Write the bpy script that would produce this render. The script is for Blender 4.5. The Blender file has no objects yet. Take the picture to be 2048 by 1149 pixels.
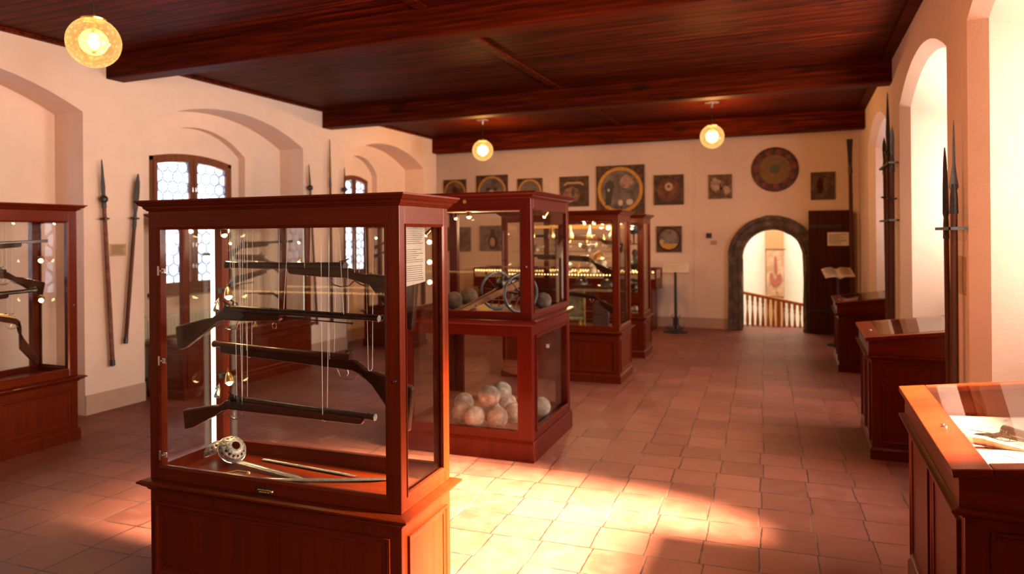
import bpy, bmesh, math, random
from math import pi, sin, cos, radians, atan2, hypot, sqrt
from mathutils import Vector, Matrix

S = bpy.context.scene
COL = S.collection

# ---------------------------------------------------------------- camera
cam_d = bpy.data.cameras.new('camera')
cam_d.sensor_width = 36.0
cam_d.lens = 1400.0 / 2048 * 36.0
cam_d.shift_y = -(574.5 - 470.0) / 2048
cam_d.clip_start = 0.05
cam_d.dof.use_dof = True
cam_d.dof.focus_distance = 2.95
cam_d.dof.aperture_fstop = 2.2
cam = bpy.data.objects.new('camera', cam_d)
COL.objects.link(cam)
cam.matrix_world = (Matrix.Translation((0, 0, 1.65)) @ Matrix.Rotation(radians(22.4), 4, 'Z')
                    @ Matrix.Rotation(radians(90), 4, 'X') @ Matrix.Rotation(radians(-0.5), 4, 'Z'))
S.camera = cam

# ---------------------------------------------------------------- world, lights, exposure
wd = bpy.data.worlds.new('world')
S.world = wd
wd.use_nodes = True
bgn = wd.node_tree.nodes['Background']
bgn.inputs[0].default_value = (0.80, 0.86, 1.0, 1)
bgn.inputs[1].default_value = 5.0


def area(name, loc, rot, sx, sy, power, color, portal=False, spread=180):
    d = bpy.data.lights.new(name, 'AREA')
    d.shape = 'RECTANGLE'
    d.size = sx
    d.size_y = sy
    d.energy = power
    d.color = color
    d.spread = radians(spread)
    if portal:
        d.cycles.is_portal = True
    o = bpy.data.objects.new(name, d)
    COL.objects.link(o)
    o.location = loc
    o.rotation_euler = rot
    return o


# low sun entering the nearest right-hand window
sd = bpy.data.lights.new('low_sun', 'SPOT')
sd.energy = 230000
sd.color = (1.0, 0.80, 0.52)
sd.shadow_soft_size = 0.75
sd.spot_size = radians(21)
sd.spot_blend = 0.6
so = bpy.data.objects.new('low_sun', sd)
COL.objects.link(so)
SUN_DIR = Vector((-2.5, 0.02, -1.60)).normalized()
so.location = Vector((1.5, 3.5, 1.75)) - SUN_DIR * 6.5
so.rotation_euler = SUN_DIR.to_track_quat('-Z', 'Y').to_euler()

# daylight outside each right-hand window (sunlit courtyard), facing into the room
RW = [(-0.75, 1.65), (2.3, 4.6), (5.19, 7.5), (8.5, 10.8)]
RPOW = [220, 270, 260, 30]
for (a, b), pw in zip(RW, RPOW):
    area('window_daylight', (1.75, (a + b) / 2, 2.05), (0, radians(90), 0), 1.5, 1.5, pw, (1.0, 0.85, 0.72) if pw > 50 else (0.86, 0.84, 1.0))
# added area lamp brightening the stairwell behind the doorway; no skylight is built
area('stairwell_fill', (-0.5, 14.1, 3.3), (0, 0, 0), 3.0, 1.2, 150, (1.0, 0.86, 0.70))
# daylight portals of the left windows
LW = [(3.25, 1.2), (6.19, 1.2), (9.47, 0.76)]
for yc, w in LW:
    area('window_daylight', (-6.86, yc, 1.84), (0, radians(-90), 0), 1.62, w, 8.0 * w / 1.2, (0.80, 0.86, 1.0), False)

S.view_settings.view_transform = 'Standard'
S.view_settings.look = 'None'
S.view_settings.gamma = 1
S.view_settings.use_curve_mapping = False
S.view_settings.exposure = 0.0
cy = S.cycles
cy.use_denoising = True
cy.max_bounces = 10
cy.diffuse_bounces = 5
cy.glossy_bounces = 5
cy.transmission_bounces = 10
cy.transparent_max_bounces = 40
cy.sample_clamp_indirect = 6.0
cy.caustics_reflective = False
cy.caustics_refractive = False

# ---------------------------------------------------------------- materials


class NT:
    def __init__(s, name):
        s.m = bpy.data.materials.new(name)
        s.m.use_nodes = True
        s.t = s.m.node_tree
        s.t.nodes.clear()
        s.out = s.t.nodes.new('ShaderNodeOutputMaterial')

    def n(s, typ, **kw):
        nd = s.t.nodes.new('ShaderNode' + typ)
        for k, v in kw.items():
            if k.startswith('i_'):
                nd.inputs[k[2:].replace('_', ' ')].default_value = v
            else:
                setattr(nd, k, v)
        return nd

    def l(s, a, b):
        s.t.links.new(a, b)

    def math(s, op, a, b=None, c=None, clamp=False):
        nd = s.n('Math', operation=op)
        nd.use_clamp = clamp
        for i, v in enumerate((a, b, c)):
            if v is None:
                continue
            if isinstance(v, (int, float)):
                nd.inputs[i].default_value = v
            else:
                s.l(v, nd.inputs[i])
        return nd.outputs[0]

    def mix(s, fac, a, b, blend='MIX'):
        nd = s.n('Mix', data_type='RGBA', blend_type=blend)
        for sock, v in ((nd.inputs[0], fac), (nd.inputs[6], a), (nd.inputs[7], b)):
            if isinstance(v, (int, float)):
                sock.default_value = v
            elif isinstance(v, tuple):
                sock.default_value = v if len(v) == 4 else v + (1,)
            else:
                s.l(v, sock)
        return nd.outputs[2]

    def ramp(s, fac, stops):
        nd = s.n('ValToRGB')
        e = nd.color_ramp.elements
        while len(e) < len(stops):
            e.new(0.5)
        for i, (p, c) in enumerate(stops):
            e[i].position = p
            e[i].color = c if len(c) == 4 else tuple(c) + (1,)
        s.l(fac, nd.inputs[0])
        return nd.outputs[0]

    def coords(s, scale=(1, 1, 1), rot=(0, 0, 0), loc=(0, 0, 0)):
        tc = s.n('TexCoord')
        mp = s.n('Mapping')
        mp.inputs['Scale'].default_value = scale
        mp.inputs['Rotation'].default_value = rot
        mp.inputs['Location'].default_value = loc
        s.l(tc.outputs['Object'], mp.inputs[0])
        return mp.outputs[0]

    def noise(s, vec, scale, detail=4, rough=0.5):
        nd = s.n('TexNoise')
        s.l(vec, nd.inputs['Vector'])
        nd.inputs['Scale'].default_value = scale
        nd.inputs['Detail'].default_value = detail
        nd.inputs['Roughness'].default_value = rough
        return nd.outputs[0]

    def bsdf(s, color, rough=0.5, metal=0.0, bump=None, bstr=0.2, bdist=0.01, coat=0.0, spec=0.5, stint=(1, 1, 1)):
        b = s.n('BsdfPrincipled')
        for k, v in (('Base Color', color), ('Roughness', rough), ('Metallic', metal)):
            if isinstance(v, (int, float)):
                b.inputs[k].default_value = v
            elif isinstance(v, tuple):
                b.inputs[k].default_value = v if len(v) == 4 else v + (1,)
            else:
                s.l(v, b.inputs[k])
        b.inputs['Coat Weight'].default_value = coat
        b.inputs['Coat Roughness'].default_value = 0.12
        b.inputs['Specular Tint'].default_value = stint + (1,)
        b.inputs['Specular IOR Level'].default_value = spec
        if bump is not None:
            bn = s.n('Bump')
            bn.inputs['Strength'].default_value = bstr
            bn.inputs['Distance'].default_value = bdist
            s.l(bump, bn.inputs['Height'])
            s.l(bn.outputs[0], b.inputs['Normal'])
        s.l(b.outputs[0], s.out.inputs[0])
        return b


def m_plain(name, col, rough=0.5, metal=0.0, var=0.15, scale=20, bstr=0.1, coat=0.0):
    t = NT(name)
    v = t.coords()
    nz = t.noise(v, scale)
    dark = tuple(c * (1 - var) for c in col)
    lite = tuple(min(1, c * (1 + var)) for c in col)
    c = t.ramp(nz, [(0.3, dark), (0.7, lite)])
    t.bsdf(c, rough, metal, nz, bstr, 0.004, coat)
    return t.m


def m_plaster(name, col):
    t = NT(name)
    v = t.coords()
    big = t.noise(v, 0.9, 3)
    mid = t.noise(v, 7, 5, 0.6)
    c = t.ramp(big, [(0.3, tuple(k * 0.93 for k in col)), (0.7, tuple(min(1, k * 1.05) for k in col))])
    c2 = t.mix(0.25, c, t.ramp(mid, [(0.35, tuple(k * 0.88 for k in col)), (0.6, col)]))
    h = t.math('ADD', t.math('MULTIPLY', mid, 0.6), t.math('MULTIPLY', t.noise(v, 60, 3), 0.25))
    h = t.math('ADD', h, t.math('MULTIPLY', big, 3.0))
    t.bsdf(c2, 0.85, 0, h, 0.35, 0.012, spec=0.2)
    return t.m


def m_wood(name, col, axis='Z', rough=0.34, coat=0.16, contrast=0.35, grain=1.0):
    t = NT(name)
    sc = {'X': (1.2, 26, 26), 'Y': (26, 1.2, 26), 'Z': (26, 26, 1.2)}[axis]
    v = t.coords(tuple(k * grain for k in sc))
    nz = t.noise(v, 1.0, 5, 0.6)
    nz2 = t.noise(t.coords((1.5, 1.5, 1.5)), 1.0, 2)
    f = t.math('ADD', t.math('MULTIPLY', nz, 0.75), t.math('MULTIPLY', nz2, 0.25))
    c = t.ramp(f, [(0.3, tuple(k * (1 - contrast) for k in col)), (0.55, col),
                   (0.8, tuple(min(1, k * (1 + contrast)) for k in col))])
    t.bsdf(c, rough, 0, nz, 0.08, 0.003, coat, 0.28, (1.0, 0.35, 0.18))
    return t.m


def m_planks(name, col, pitch=0.115, ks=(2.3, 7.0), sw=0.085):
    """boards running along X, seams every <pitch> in Y, knots"""
    t = NT(name)
    tc = t.n('TexCoord')
    sp = t.n('SeparateXYZ')
    t.l(tc.outputs['Object'], sp.inputs[0])
    y = t.math('DIVIDE', sp.outputs[1], pitch)
    cell = t.math('FLOOR', y)
    fr = t.math('FRACT', y)
    edge = t.math('MINIMUM', fr, t.math('SUBTRACT', 1.0, fr))
    seam = t.math('LESS_THAN', edge, sw)
    wn = t.n('TexWhiteNoise', noise_dimensions='1D')
    t.l(cell, wn.inputs['W'])
    cm = t.n('CombineXYZ')
    t.l(t.math('ADD', t.math('MULTIPLY', sp.outputs[0], 0.9), t.math('MULTIPLY', wn.outputs[0], 37.0)), cm.inputs[0])
    t.l(t.math('MULTIPLY', sp.outputs[1], 22.0), cm.inputs[1])
    t.l(t.math('MULTIPLY', sp.outputs[2], 22.0), cm.inputs[2])
    gr = t.noise(cm.outputs[0], 1.6, 6, 0.62)
    # knots
    cm2 = t.n('CombineXYZ')
    t.l(t.math('ADD', t.math('MULTIPLY', sp.outputs[0], ks[0]), t.math('MULTIPLY', wn.outputs[0], 19.0)), cm2.inputs[0])
    t.l(t.math('MULTIPLY', sp.outputs[1], ks[1]), cm2.inputs[1])
    t.l(t.math('MULTIPLY', sp.outputs[2], ks[1]), cm2.inputs[2])
    vo = t.n('TexVoronoi')
    t.l(cm2.outputs[0], vo.inputs['Vector'])
    vo.inputs['Scale'].default_value = 1.0
    knot = t.ramp(vo.outputs['Distance'], [(0.10, (1, 1, 1)), (0.26, (0, 0, 0))])
    d = tuple(k * 0.22 for k in col)
    li = tuple(min(1, k * 2.3) for k in col)
    c = t.ramp(gr, [(0.34, d), (0.5, col), (0.66, li)])
    c = t.mix(t.math('MULTIPLY', wn.outputs[0], 0.55), c, tuple(k * 0.5 for k in col))
    c = t.mix(t.math('MULTIPLY', knot, 0.85), c, (0.012, 0.004, 0.002))
    c = t.mix(t.math('MULTIPLY', seam, 0.85), c, (0.006, 0.002, 0.001))
    h = t.math('SUBTRACT', t.math('MULTIPLY', gr, 0.3), seam)
    t.bsdf(c, 0.6, 0, h, 0.5, 0.006, 0.0, 0.12, (1.0, 0.4, 0.2))
    return t.m


def m_tiles(name):
    t = NT(name)
    v = t.coords((1 / 0.28, 1 / 0.28, 1), (0, 0, radians(-2.6)), (0.02, 0.13, 0))
    nzv = t.n('TexNoise')
    t.l(v, nzv.inputs['Vector'])
    nzv.inputs['Scale'].default_value = 1.1
    nzv.inputs['Detail'].default_value = 3
    ad = t.n('VectorMath', operation='MULTIPLY_ADD')
    t.l(nzv.outputs['Color'], ad.inputs[0])
    ad.inputs[1].default_value = (0.07, 0.07, 0)
    t.l(v, ad.inputs[2])
    sp = t.n('SeparateXYZ')
    t.l(ad.outputs[0], sp.inputs[0])
    row = t.math('FLOOR', sp.outputs[1])
    wr = t.n('TexWhiteNoise', noise_dimensions='1D')
    t.l(row, wr.inputs['W'])
    xx = t.math('ADD', sp.outputs[0], t.math('MULTIPLY', wr.outputs[0], 0.10))
    fx = t.math('FRACT', xx)
    fy = t.math('FRACT', sp.outputs[1])
    ex = t.math('MINIMUM', fx, t.math('SUBTRACT', 1.0, fx))
    ey = t.math('MINIMUM', fy, t.math('SUBTRACT', 1.0, fy))
    e = t.math('MINIMUM', ex, ey)
    wob = t.noise(v, 6, 4)
    e2 = t.math('SUBTRACT', e, t.math('MULTIPLY', t.math('SUBTRACT', wob, 0.5), 0.035))
    joint = t.ramp(e2, [(0.008, (1, 1, 1)), (0.020, (0, 0, 0))])
    cc = t.n('CombineXYZ')
    t.l(t.math('FLOOR', xx), cc.inputs[0])
    t.l(row, cc.inputs[1])
    wn = t.n('TexWhiteNoise', noise_dimensions='2D')
    t.l(cc.outputs[0], wn.inputs['Vector'])
    base = t.ramp(wn.outputs[0], [(0.0, (0.165, 0.041, 0.025)), (0.5, (0.205, 0.053, 0.032)), (1.0, (0.25, 0.070, 0.043))])
    blot = t.noise(t.coords(), 9, 5, 0.65)
    base = t.mix(t.ramp(blot, [(0.42, (0, 0, 0)), (0.75, (0.4, 0.4, 0.4))]), base, (0.33, 0.135, 0.085))
    wear = t.noise(t.coords(), 1.3, 4, 0.6)
    base = t.mix(t.ramp(wear, [(0.45, (0, 0, 0)), (0.7, (0.35, 0.35, 0.35))]), base, (0.14, 0.045, 0.028))
    jn = t.ramp(t.noise(t.coords(), 2.2, 3), [(0.50, (0.045, 0.016, 0.011)), (0.74, (0.26, 0.14, 0.10))])
    c = t.mix(joint, base, jn)
    h = t.math('SUBTRACT', t.math('MULTIPLY', blot, 0.35), joint)
    h = t.math('ADD', h, t.math('MULTIPLY', wn.outputs[0], 0.4))
    ro = t.ramp(blot, [(0.3, (0.42, 0.42, 0.42)), (0.7, (0.6, 0.6, 0.6))])
    t.bsdf(c, ro, 0, h, 0.35, 0.006, 0.0, 0.45)
    return t.m


def m_glass(name, tint=(0.985, 0.985, 0.975), refl=0.9, rough=0.0):
    t = NT(name)
    tr = t.n('BsdfTransparent')
    tr.inputs[0].default_value = tint + (1,)
    gl = t.n('BsdfGlossy')
    gl.inputs['Roughness'].default_value = rough
    lw = t.n('LayerWeight')
    lw.inputs[0].default_value = 0.5
    f5 = t.math('POWER', lw.outputs[1], 5.0)
    mx = t.n('MixShader')
    t.l(t.math('MULTIPLY', t.math('MULTIPLY_ADD', f5, 0.96, 0.035), refl), mx.inputs[0])
    t.l(tr.outputs[0], mx.inputs[1])
    t.l(gl.outputs[0], mx.inputs[2])
    t.l(mx.outputs[0], t.out.inputs[0])
    return t.m


def m_emit(name, col, strength):
    t = NT(name)
    e = t.n('Emission')
    e.inputs[0].default_value = col + (1,)
    e.inputs[1].default_value = strength
    t.l(e.outputs[0], t.out.inputs[0])
    return t.m


def m_bottle_glass(name):
    """leaded bull's-eye roundels, pattern in the Y/Z plane of the pane"""
    t = NT(name)
    tc = t.n('TexCoord')
    sp = t.n('SeparateXYZ')
    t.l(tc.outputs['Object'], sp.inputs[0])
    P = 0.138
    u = t.math('DIVIDE', sp.outputs[1], P)
    w = t.math('DIVIDE', sp.outputs[2], P)

    def lattice(du, dw):
        a = t.math('SUBTRACT', t.math('FRACT', t.math('ADD', u, du)), 0.5)
        b = t.math('SUBTRACT', t.math('FRACT', t.math('DIVIDE', t.math('ADD', w, dw), 1.732)), 0.5)
        b = t.math('MULTIPLY', b, 1.732)
        return t.math('SQRT', t.math('ADD', t.math('MULTIPLY', a, a), t.math('MULTIPLY', b, b)))
    d = t.math('MINIMUM', lattice(0, 0), lattice(0.5, 0.866))
    lead = t.math('MULTIPLY', t.math('GREATER_THAN', d, 0.455), t.math('LESS_THAN', d, 0.515))
    tri = t.math('GREATER_THAN', d, 0.525)
    ring = t.ramp(d, [(0.0, (0.72, 0.76, 0.86)), (0.12, (1, 1, 1)), (0.36, (1, 1, 1)), (0.44, (0.68, 0.74, 0.88))])
    nz = t.noise(t.coords((1, 1, 1)), 5, 2)
    ring = t.mix(0.45, ring, t.ramp(nz, [(0.3, (0.62, 0.68, 0.80)), (0.65, (1, 1, 1))]))
    col = t.mix(tri, ring, (0.66, 0.72, 0.84))
    tr = t.n('BsdfTransparent')
    t.l(col, tr.inputs[0])
    tl = t.n('BsdfTranslucent')
    t.l(col, tl.inputs[0])
    gl = t.n('BsdfGlossy')
    gl.inputs['Roughness'].default_value = 0.15
    m1 = t.n('MixShader')
    m1.inputs[0].default_value = 0.25
    t.l(tr.outputs[0], m1.inputs[1])
    t.l(tl.outputs[0], m1.inputs[2])
    m2 = t.n('MixShader')
    m2.inputs[0].default_value = 0.05
    t.l(m1.outputs[0], m2.inputs[1])
    t.l(gl.outputs[0], m2.inputs[2])
    df = t.n('BsdfDiffuse')
    df.inputs[0].default_value = (0.05, 0.06, 0.10, 1)
    m3 = t.n('MixShader')
    t.l(t.math('MULTIPLY', lead, 0.85), m3.inputs[0])
    t.l(m2.outputs[0], m3.inputs[1])
    t.l(df.outputs[0], m3.inputs[2])
    t.l(m3.outputs[0], t.out.inputs[0])
    return t.m


def m_blotch(name, cols, scale=9, rough=0.7, seed=0.0):
    t = NT(name)
    v = t.coords((1, 1, 1), (0, 0, 0), (seed, seed * 1.7, seed * 0.6))
    nz = t.noise(v, scale, 5, 0.6)
    k = len(cols)
    c = t.ramp(nz, [(0.28 + 0.44 * i / (k - 1), cc) for i, cc in enumerate(cols)])
    t.bsdf(c, rough, 0, nz, 0.1, 0.003)
    return t.m


M = {}
M['plaster'] = m_plaster('wall_plaster', (0.80, 0.60, 0.475))
M['plinth'] = m_plaster('painted_plinth', (0.50, 0.32, 0.23))
M['stairwall'] = m_plaster('stairwell_plaster', (0.85, 0.80, 0.72))
M['tan_plaster'] = m_plaster('tan_plaster', (0.50, 0.27, 0.13))
M['floor'] = m_tiles('terracotta_tiles')
M['planks'] = m_planks('ceiling_boards', (0.070, 0.0072, 0.0013))
M['beam'] = m_planks('beam_timber', (0.075, 0.0075, 0.0013), 0.31, (1.6, 4.5), 0.02)
M['cherry'] = m_wood('cherry_wood', (0.098, 0.0100, 0.0018), 'Z')
M['cherry_h'] = m_wood('cherry_wood_level', (0.098, 0.0100, 0.0018), 'X')
M['mahog'] = m_wood('dark_red_wood', (0.062, 0.0045, 0.0022), 'Z')
M['mahog_h'] = m_wood('dark_red_wood_level', (0.062, 0.0045, 0.0022), 'X')
M['frame_wood'] = m_wood('window_wood', (0.17, 0.06, 0.03), 'Z', 0.5, 0.1)
M['doorwood'] = m_wood('door_wood', (0.045, 0.012, 0.008), 'Z', 0.5, 0.1)
M['rail_wood'] = m_wood('baluster_wood', (0.42, 0.13, 0.035), 'Z', 0.35, 0.3)
M['stock'] = m_wood('gunstock_walnut', (0.022, 0.008, 0.005), 'X', 0.38, 0.3)
M['stock2'] = m_wood('gunstock_red', (0.050, 0.014, 0.007), 'X', 0.36, 0.35)
M['pale_wood'] = m_wood('pale_wood', (0.42, 0.24, 0.12), 'X', 0.5, 0.1)
M['pole'] = m_wood('pole_wood', (0.085, 0.036, 0.024), 'Z', 0.55, 0.05)
M['pole_band'] = m_blotch('worn_pole', [(0.07, 0.02, 0.012), (0.16, 0.05, 0.03), (0.26, 0.12, 0.07)], 14)
M['iron'] = m_plain('dark_iron', (0.05, 0.045, 0.045), 0.42, 0.7, 0.3, 30)
M['steel'] = m_plain('worn_steel', (0.45, 0.42, 0.40), 0.3, 0.95, 0.3, 40)
M['gunmetal'] = m_plain('gunmetal', (0.070, 0.055, 0.045), 0.32, 0.85, 0.25, 30)
M['brass'] = m_plain('brass', (0.80, 0.55, 0.22), 0.28, 0.95, 0.15, 30)
M['silver'] = m_plain('silver', (0.80, 0.72, 0.62), 0.25, 0.9, 0.15, 30)
M['pierced'] = m_plain('pierced_silver', (0.26, 0.23, 0.21), 0.5, 0.6, 0.5, 90, 0.6)
M['ivory'] = m_plain('ivory', (0.85, 0.70, 0.42), 0.4, 0, 0.1, 20)
M['stone'] = m_blotch('arch_stone', [(0.045, 0.028, 0.021), (0.11, 0.072, 0.055), (0.24, 0.16, 0.12)], 7, 0.9)
M['ballstone'] = m_blotch('stone_ball_grey', [(0.13, 0.10, 0.075), (0.26, 0.21, 0.165), (0.46, 0.41, 0.35)], 22, 0.9)
M['brownstone'] = m_blotch('brown_stone', [(0.05, 0.03, 0.02), (0.11, 0.07, 0.045), (0.18, 0.12, 0.08)], 22, 0.9)
M['wheel'] = m_plain('grey_wheel_paint', (0.075, 0.075, 0.085), 0.5, 0.2, 0.2, 30)
M['paper'] = m_plain('paper', (0.66, 0.55, 0.43), 0.8, 0, 0.06, 12, 0.05)
M['paper_w'] = m_plain('white_paper', (0.86, 0.82, 0.76), 0.8, 0, 0.05, 12, 0.05)
M['sheet_grey'] = m_blotch('map_paper', [(0.26, 0.20, 0.155), (0.34, 0.27, 0.21), (0.40, 0.33, 0.26)], 6, 0.8)
M['parch'] = m_plain('parchment', (0.52, 0.34, 0.18), 0.8, 0, 0.12, 14, 0.05)
M['ink'] = m_plain('ink', (0.05, 0.03, 0.025), 0.8, 0, 0.1, 12, 0.0)
M['redink'] = m_plain('red_paint', (0.50, 0.10, 0.06), 0.7, 0, 0.15, 18, 0.0)
M['trailwood'] = m_wood('trail_wood', (0.20, 0.10, 0.055), 'X', 0.5, 0.0)
M['black'] = m_plain('black_paint', (0.02, 0.017, 0.016), 0.4, 0, 0.1, 20)
M['white_plastic'] = m_plain('white_plastic', (0.78, 0.74, 0.66), 0.45, 0, 0.03, 20)
M['enamel'] = m_plain('cream_enamel', (0.70, 0.62, 0.48), 0.4, 0, 0.04, 10)
M['chrome'] = m_plain('chrome', (0.75, 0.72, 0.70), 0.15, 1.0, 0.05, 20)
M['thread'] = m_plain('nylon_thread', (0.85, 0.80, 0.66), 0.35, 0, 0.05, 20)
M['leather'] = m_plain('dark_leather', (0.06, 0.025, 0.018), 0.45, 0, 0.25, 30)
M['greencloth'] = m_blotch('green_brocade', [(0.05, 0.055, 0.03), (0.16, 0.15, 0.07), (0.32, 0.27, 0.13)], 16)
M['bluecloth'] = m_plain('blue_cloth', (0.07, 0.08, 0.14), 0.8, 0, 0.2, 20)
M['gold'] = m_plain('gold_paint', (0.58, 0.30, 0.05), 0.5, 0.2, 0.25, 25)
M['glass'] = m_glass('case_glass')
M['clear'] = m_glass('window_glass', (0.97, 0.98, 0.98), 0.5)
M['amber_glass'] = None
M['roundels'] = m_bottle_glass('leaded_roundels')
M['bulb'] = m_emit('lamp_bulb', (1.0, 0.66, 0.30), 55.0)
M['spot_e'] = m_emit('spot_bulb', (1.0, 0.72, 0.30), 26.0)
M['led'] = m_emit('led_dot', (1.0, 0.52, 0.16), 9.0)
M['led_tube'] = m_emit('led_tube', (1.0, 0.88, 0.62), 2.2)

# pendant glass: thin seeded amber glass, lit from within
t = NT('seeded_amber_glass')
tr = t.n('BsdfTransparent')
tr.inputs[0].default_value = (1.0, 0.78, 0.42, 1)
gl = t.n('BsdfGlossy')
gl.inputs['Roughness'].default_value = 0.06
em = t.n('Emission')
vz = t.coords()
vo = t.n('TexVoronoi')
t.l(vz, vo.inputs['Vector'])
vo.inputs['Scale'].default_value = 38
em.inputs[0].default_value = (1.0, 0.52, 0.16, 1)
t.l(t.ramp(vo.outputs['Distance'], [(0.1, (2.4, 2.4, 2.4)), (0.5, (1.25, 1.25, 1.25))]), em.inputs[1])
lw = t.n('LayerWeight')
lw.inputs[0].default_value = 0.35
m1 = t.n('MixShader')
t.l(t.math('MULTIPLY_ADD', lw.outputs[1], 0.5, 0.42, clamp=True), m1.inputs[0])
t.l(tr.outputs[0], m1.inputs[1])
t.l(em.outputs[0], m1.inputs[2])
m2 = t.n('MixShader')
m2.inputs[0].default_value = 0.05
t.l(m1.outputs[0], m2.inputs[1])
t.l(gl.outputs[0], m2.inputs[2])
t.l(m2.outputs[0], t.out.inputs[0])
M['amber_glass'] = t.m

# ---------------------------------------------------------------- mesh helpers


class MB:
    def __init__(s):
        s.b = bmesh.new()

    def box(s, x0, x1, y0, y1, z0, z1, mat=None):
        vs = [s.b.verts.new(c) for c in ((x0, y0, z0), (x1, y0, z0), (x1, y1, z0), (x0, y1, z0),
                                         (x0, y0, z1), (x1, y0, z1), (x1, y1, z1), (x0, y1, z1))]
        if mat is not None:
            for v in vs:
                v.co = mat @ v.co
        for f in ((0, 3, 2, 1), (4, 5, 6, 7), (0, 1, 5, 4), (1, 2, 6, 5), (2, 3, 7, 6), (3, 0, 4, 7)):
            s.b.faces.new([vs[i] for i in f])
        return s

    def ring(s, c, ax, r, n, ry=None, up=None):
        ax = Vector(ax).normalized()
        u = Vector(up) if up is not None else (Vector((0, 0, 1)) if abs(ax.z) < 0.9 else Vector((1, 0, 0)))
        a = ax.cross(u).normalized()
        b = a.cross(ax).normalized()
        c = Vector(c)
        ry = r if ry is None else ry
        return [s.b.verts.new(c + a * (r * cos(2 * pi * i / n)) + b * (ry * sin(2 * pi * i / n))) for i in range(n)]

    def skin(s, rings, cap=True, closed=False):
        k = len(rings)
        n = len(rings[0])
        for j in range(k if closed else k - 1):
            A, B = rings[j], rings[(j + 1) % k]
            for i in range(n):
                i2 = (i + 1) % n
                s.b.faces.new((A[i], A[i2], B[i2], B[i]))
        if cap and not closed:
            s.b.faces.new(list(reversed(rings[0])))
            s.b.faces.new(rings[-1])
        return s

    def cyl(s, p0, p1, r0, r1=None, n=12):
        r1 = r0 if r1 is None else r1
        ax = Vector(p1) - Vector(p0)
        return s.skin([s.ring(p0, ax, max(r0, 1e-4), n), s.ring(p1, ax, max(r1, 1e-4), n)])

    def lathe(s, prof, c=(0, 0, 0), ax=(0, 0, 1), n=20):
        c = Vector(c)
        ax = Vector(ax).normalized()
        return s.skin([s.ring(c + ax * h, ax, max(r, 1e-4), n) for r, h in prof])

    def tube(s, pts, r, n=8, closed=False):
        pts = [Vector(p) for p in pts]
        k = len(pts)
        rings = []
        up = None
        for i in range(k):
            if closed:
                d = pts[(i + 1) % k] - pts[i - 1]
            else:
                d = pts[min(i + 1, k - 1)] - pts[max(i - 1, 0)]
            if up is None:
                up = Vector((0, 0, 1)) if abs(d.normalized().z) < 0.9 else Vector((1, 0, 0))
            rr = r[i] if isinstance(r, (list, tuple)) else r
            rings.append(s.ring(pts[i], d, rr, n, up=up))
        return s.skin(rings, True, closed)

    def prism(s, outline, a0, a1, axis='Y', mat=None):
        """outline of (u,v) pairs; extruded along axis.  Y: (x,z) outline; X: (y,z); Z: (x,y)"""
        def P(u, v, w):
            p = {'Y': (u, w, v), 'X': (w, u, v), 'Z': (u, v, w)}[axis]
            return mat @ Vector(p) if mat is not None else p
        A = [s.b.verts.new(P(u, v, a0)) for u, v in outline]
        B = [s.b.verts.new(P(u, v, a1)) for u, v in outline]
        n = len(A)
        for i in range(n):
            s.b.faces.new((A[i], A[(i + 1) % n], B[(i + 1) % n], B[i]))
        s.b.faces.new(list(reversed(A)))
        s.b.faces.new(B)
        return s

    def sphere(s, c, r, n=20, m=12, jit=0.0, rnd=None, sq=(1, 1, 1)):
        c = Vector(c)
        rows = []
        for j in range(1, m):
            th = pi * j / m
            row = []
            for i in range(n):
                ph = 2 * pi * i / n
                k = 1 + (rnd.uniform(-jit, jit) if rnd else 0)
                row.append(s.b.verts.new(c + Vector((sin(th) * cos(ph) * sq[0], sin(th) * sin(ph) * sq[1], cos(th) * sq[2])) * r * k))
            rows.append(row)
        t0 = s.b.verts.new(c + Vector((0, 0, r * sq[2])))
        t1 = s.b.verts.new(c - Vector((0, 0, r * sq[2])))
        for i in range(n):
            i2 = (i + 1) % n
            s.b.faces.new((t0, rows[0][i], rows[0][i2]))
            s.b.faces.new((t1, rows[-1][i2], rows[-1][i]))
            for j in range(m - 2):
                s.b.faces.new((rows[j][i], rows[j + 1][i], rows[j + 1][i2], rows[j][i2]))
        return s

    def mould(s, x0, x1, y0, y1, prof):
        """mitred moulding running round a rectangle; prof = closed list of (outset, z)"""
        cor = [(x0, y0, -1, -1), (x1, y0, 1, -1), (x1, y1, 1, 1), (x0, y1, -1, 1)]
        rings = [[s.b.verts.new((x + sx * o, y + sy * o, z)) for o, z in prof] for x, y, sx, sy in cor]
        return s.skin(rings, False, True)

    def panel_frame(s, u0, u1, z0, z1, face, w=0.03, t=0.014, axis='Y', sgn=-1, prof=None):
        """raised picture-frame moulding on a vertical face. axis Y: face at y=face, u=x ; axis X: face at x=face, u=y"""
        pr = prof or [(0, 0), (0, t), (w * 0.35, t), (w * 0.55, t * 0.45), (w, t * 0.3), (w, 0)]
        cor = [(u0, z0, 1, 1), (u1, z0, -1, 1), (u1, z1, -1, -1), (u0, z1, 1, -1)]
        rings = []
        for u, z, su, sz in cor:
            r = []
            for o, h in pr:
                uu, zz, d = u + su * o, z + sz * o, face + sgn * h
                r.append(s.b.verts.new((uu, d, zz) if axis == 'Y' else (d, uu, zz)))
            rings.append(r)
        return s.skin(rings, False, True)

    def xf(s, mat):
        for v in s.b.verts:
            v.co = mat @ v.co
        return s

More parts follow.
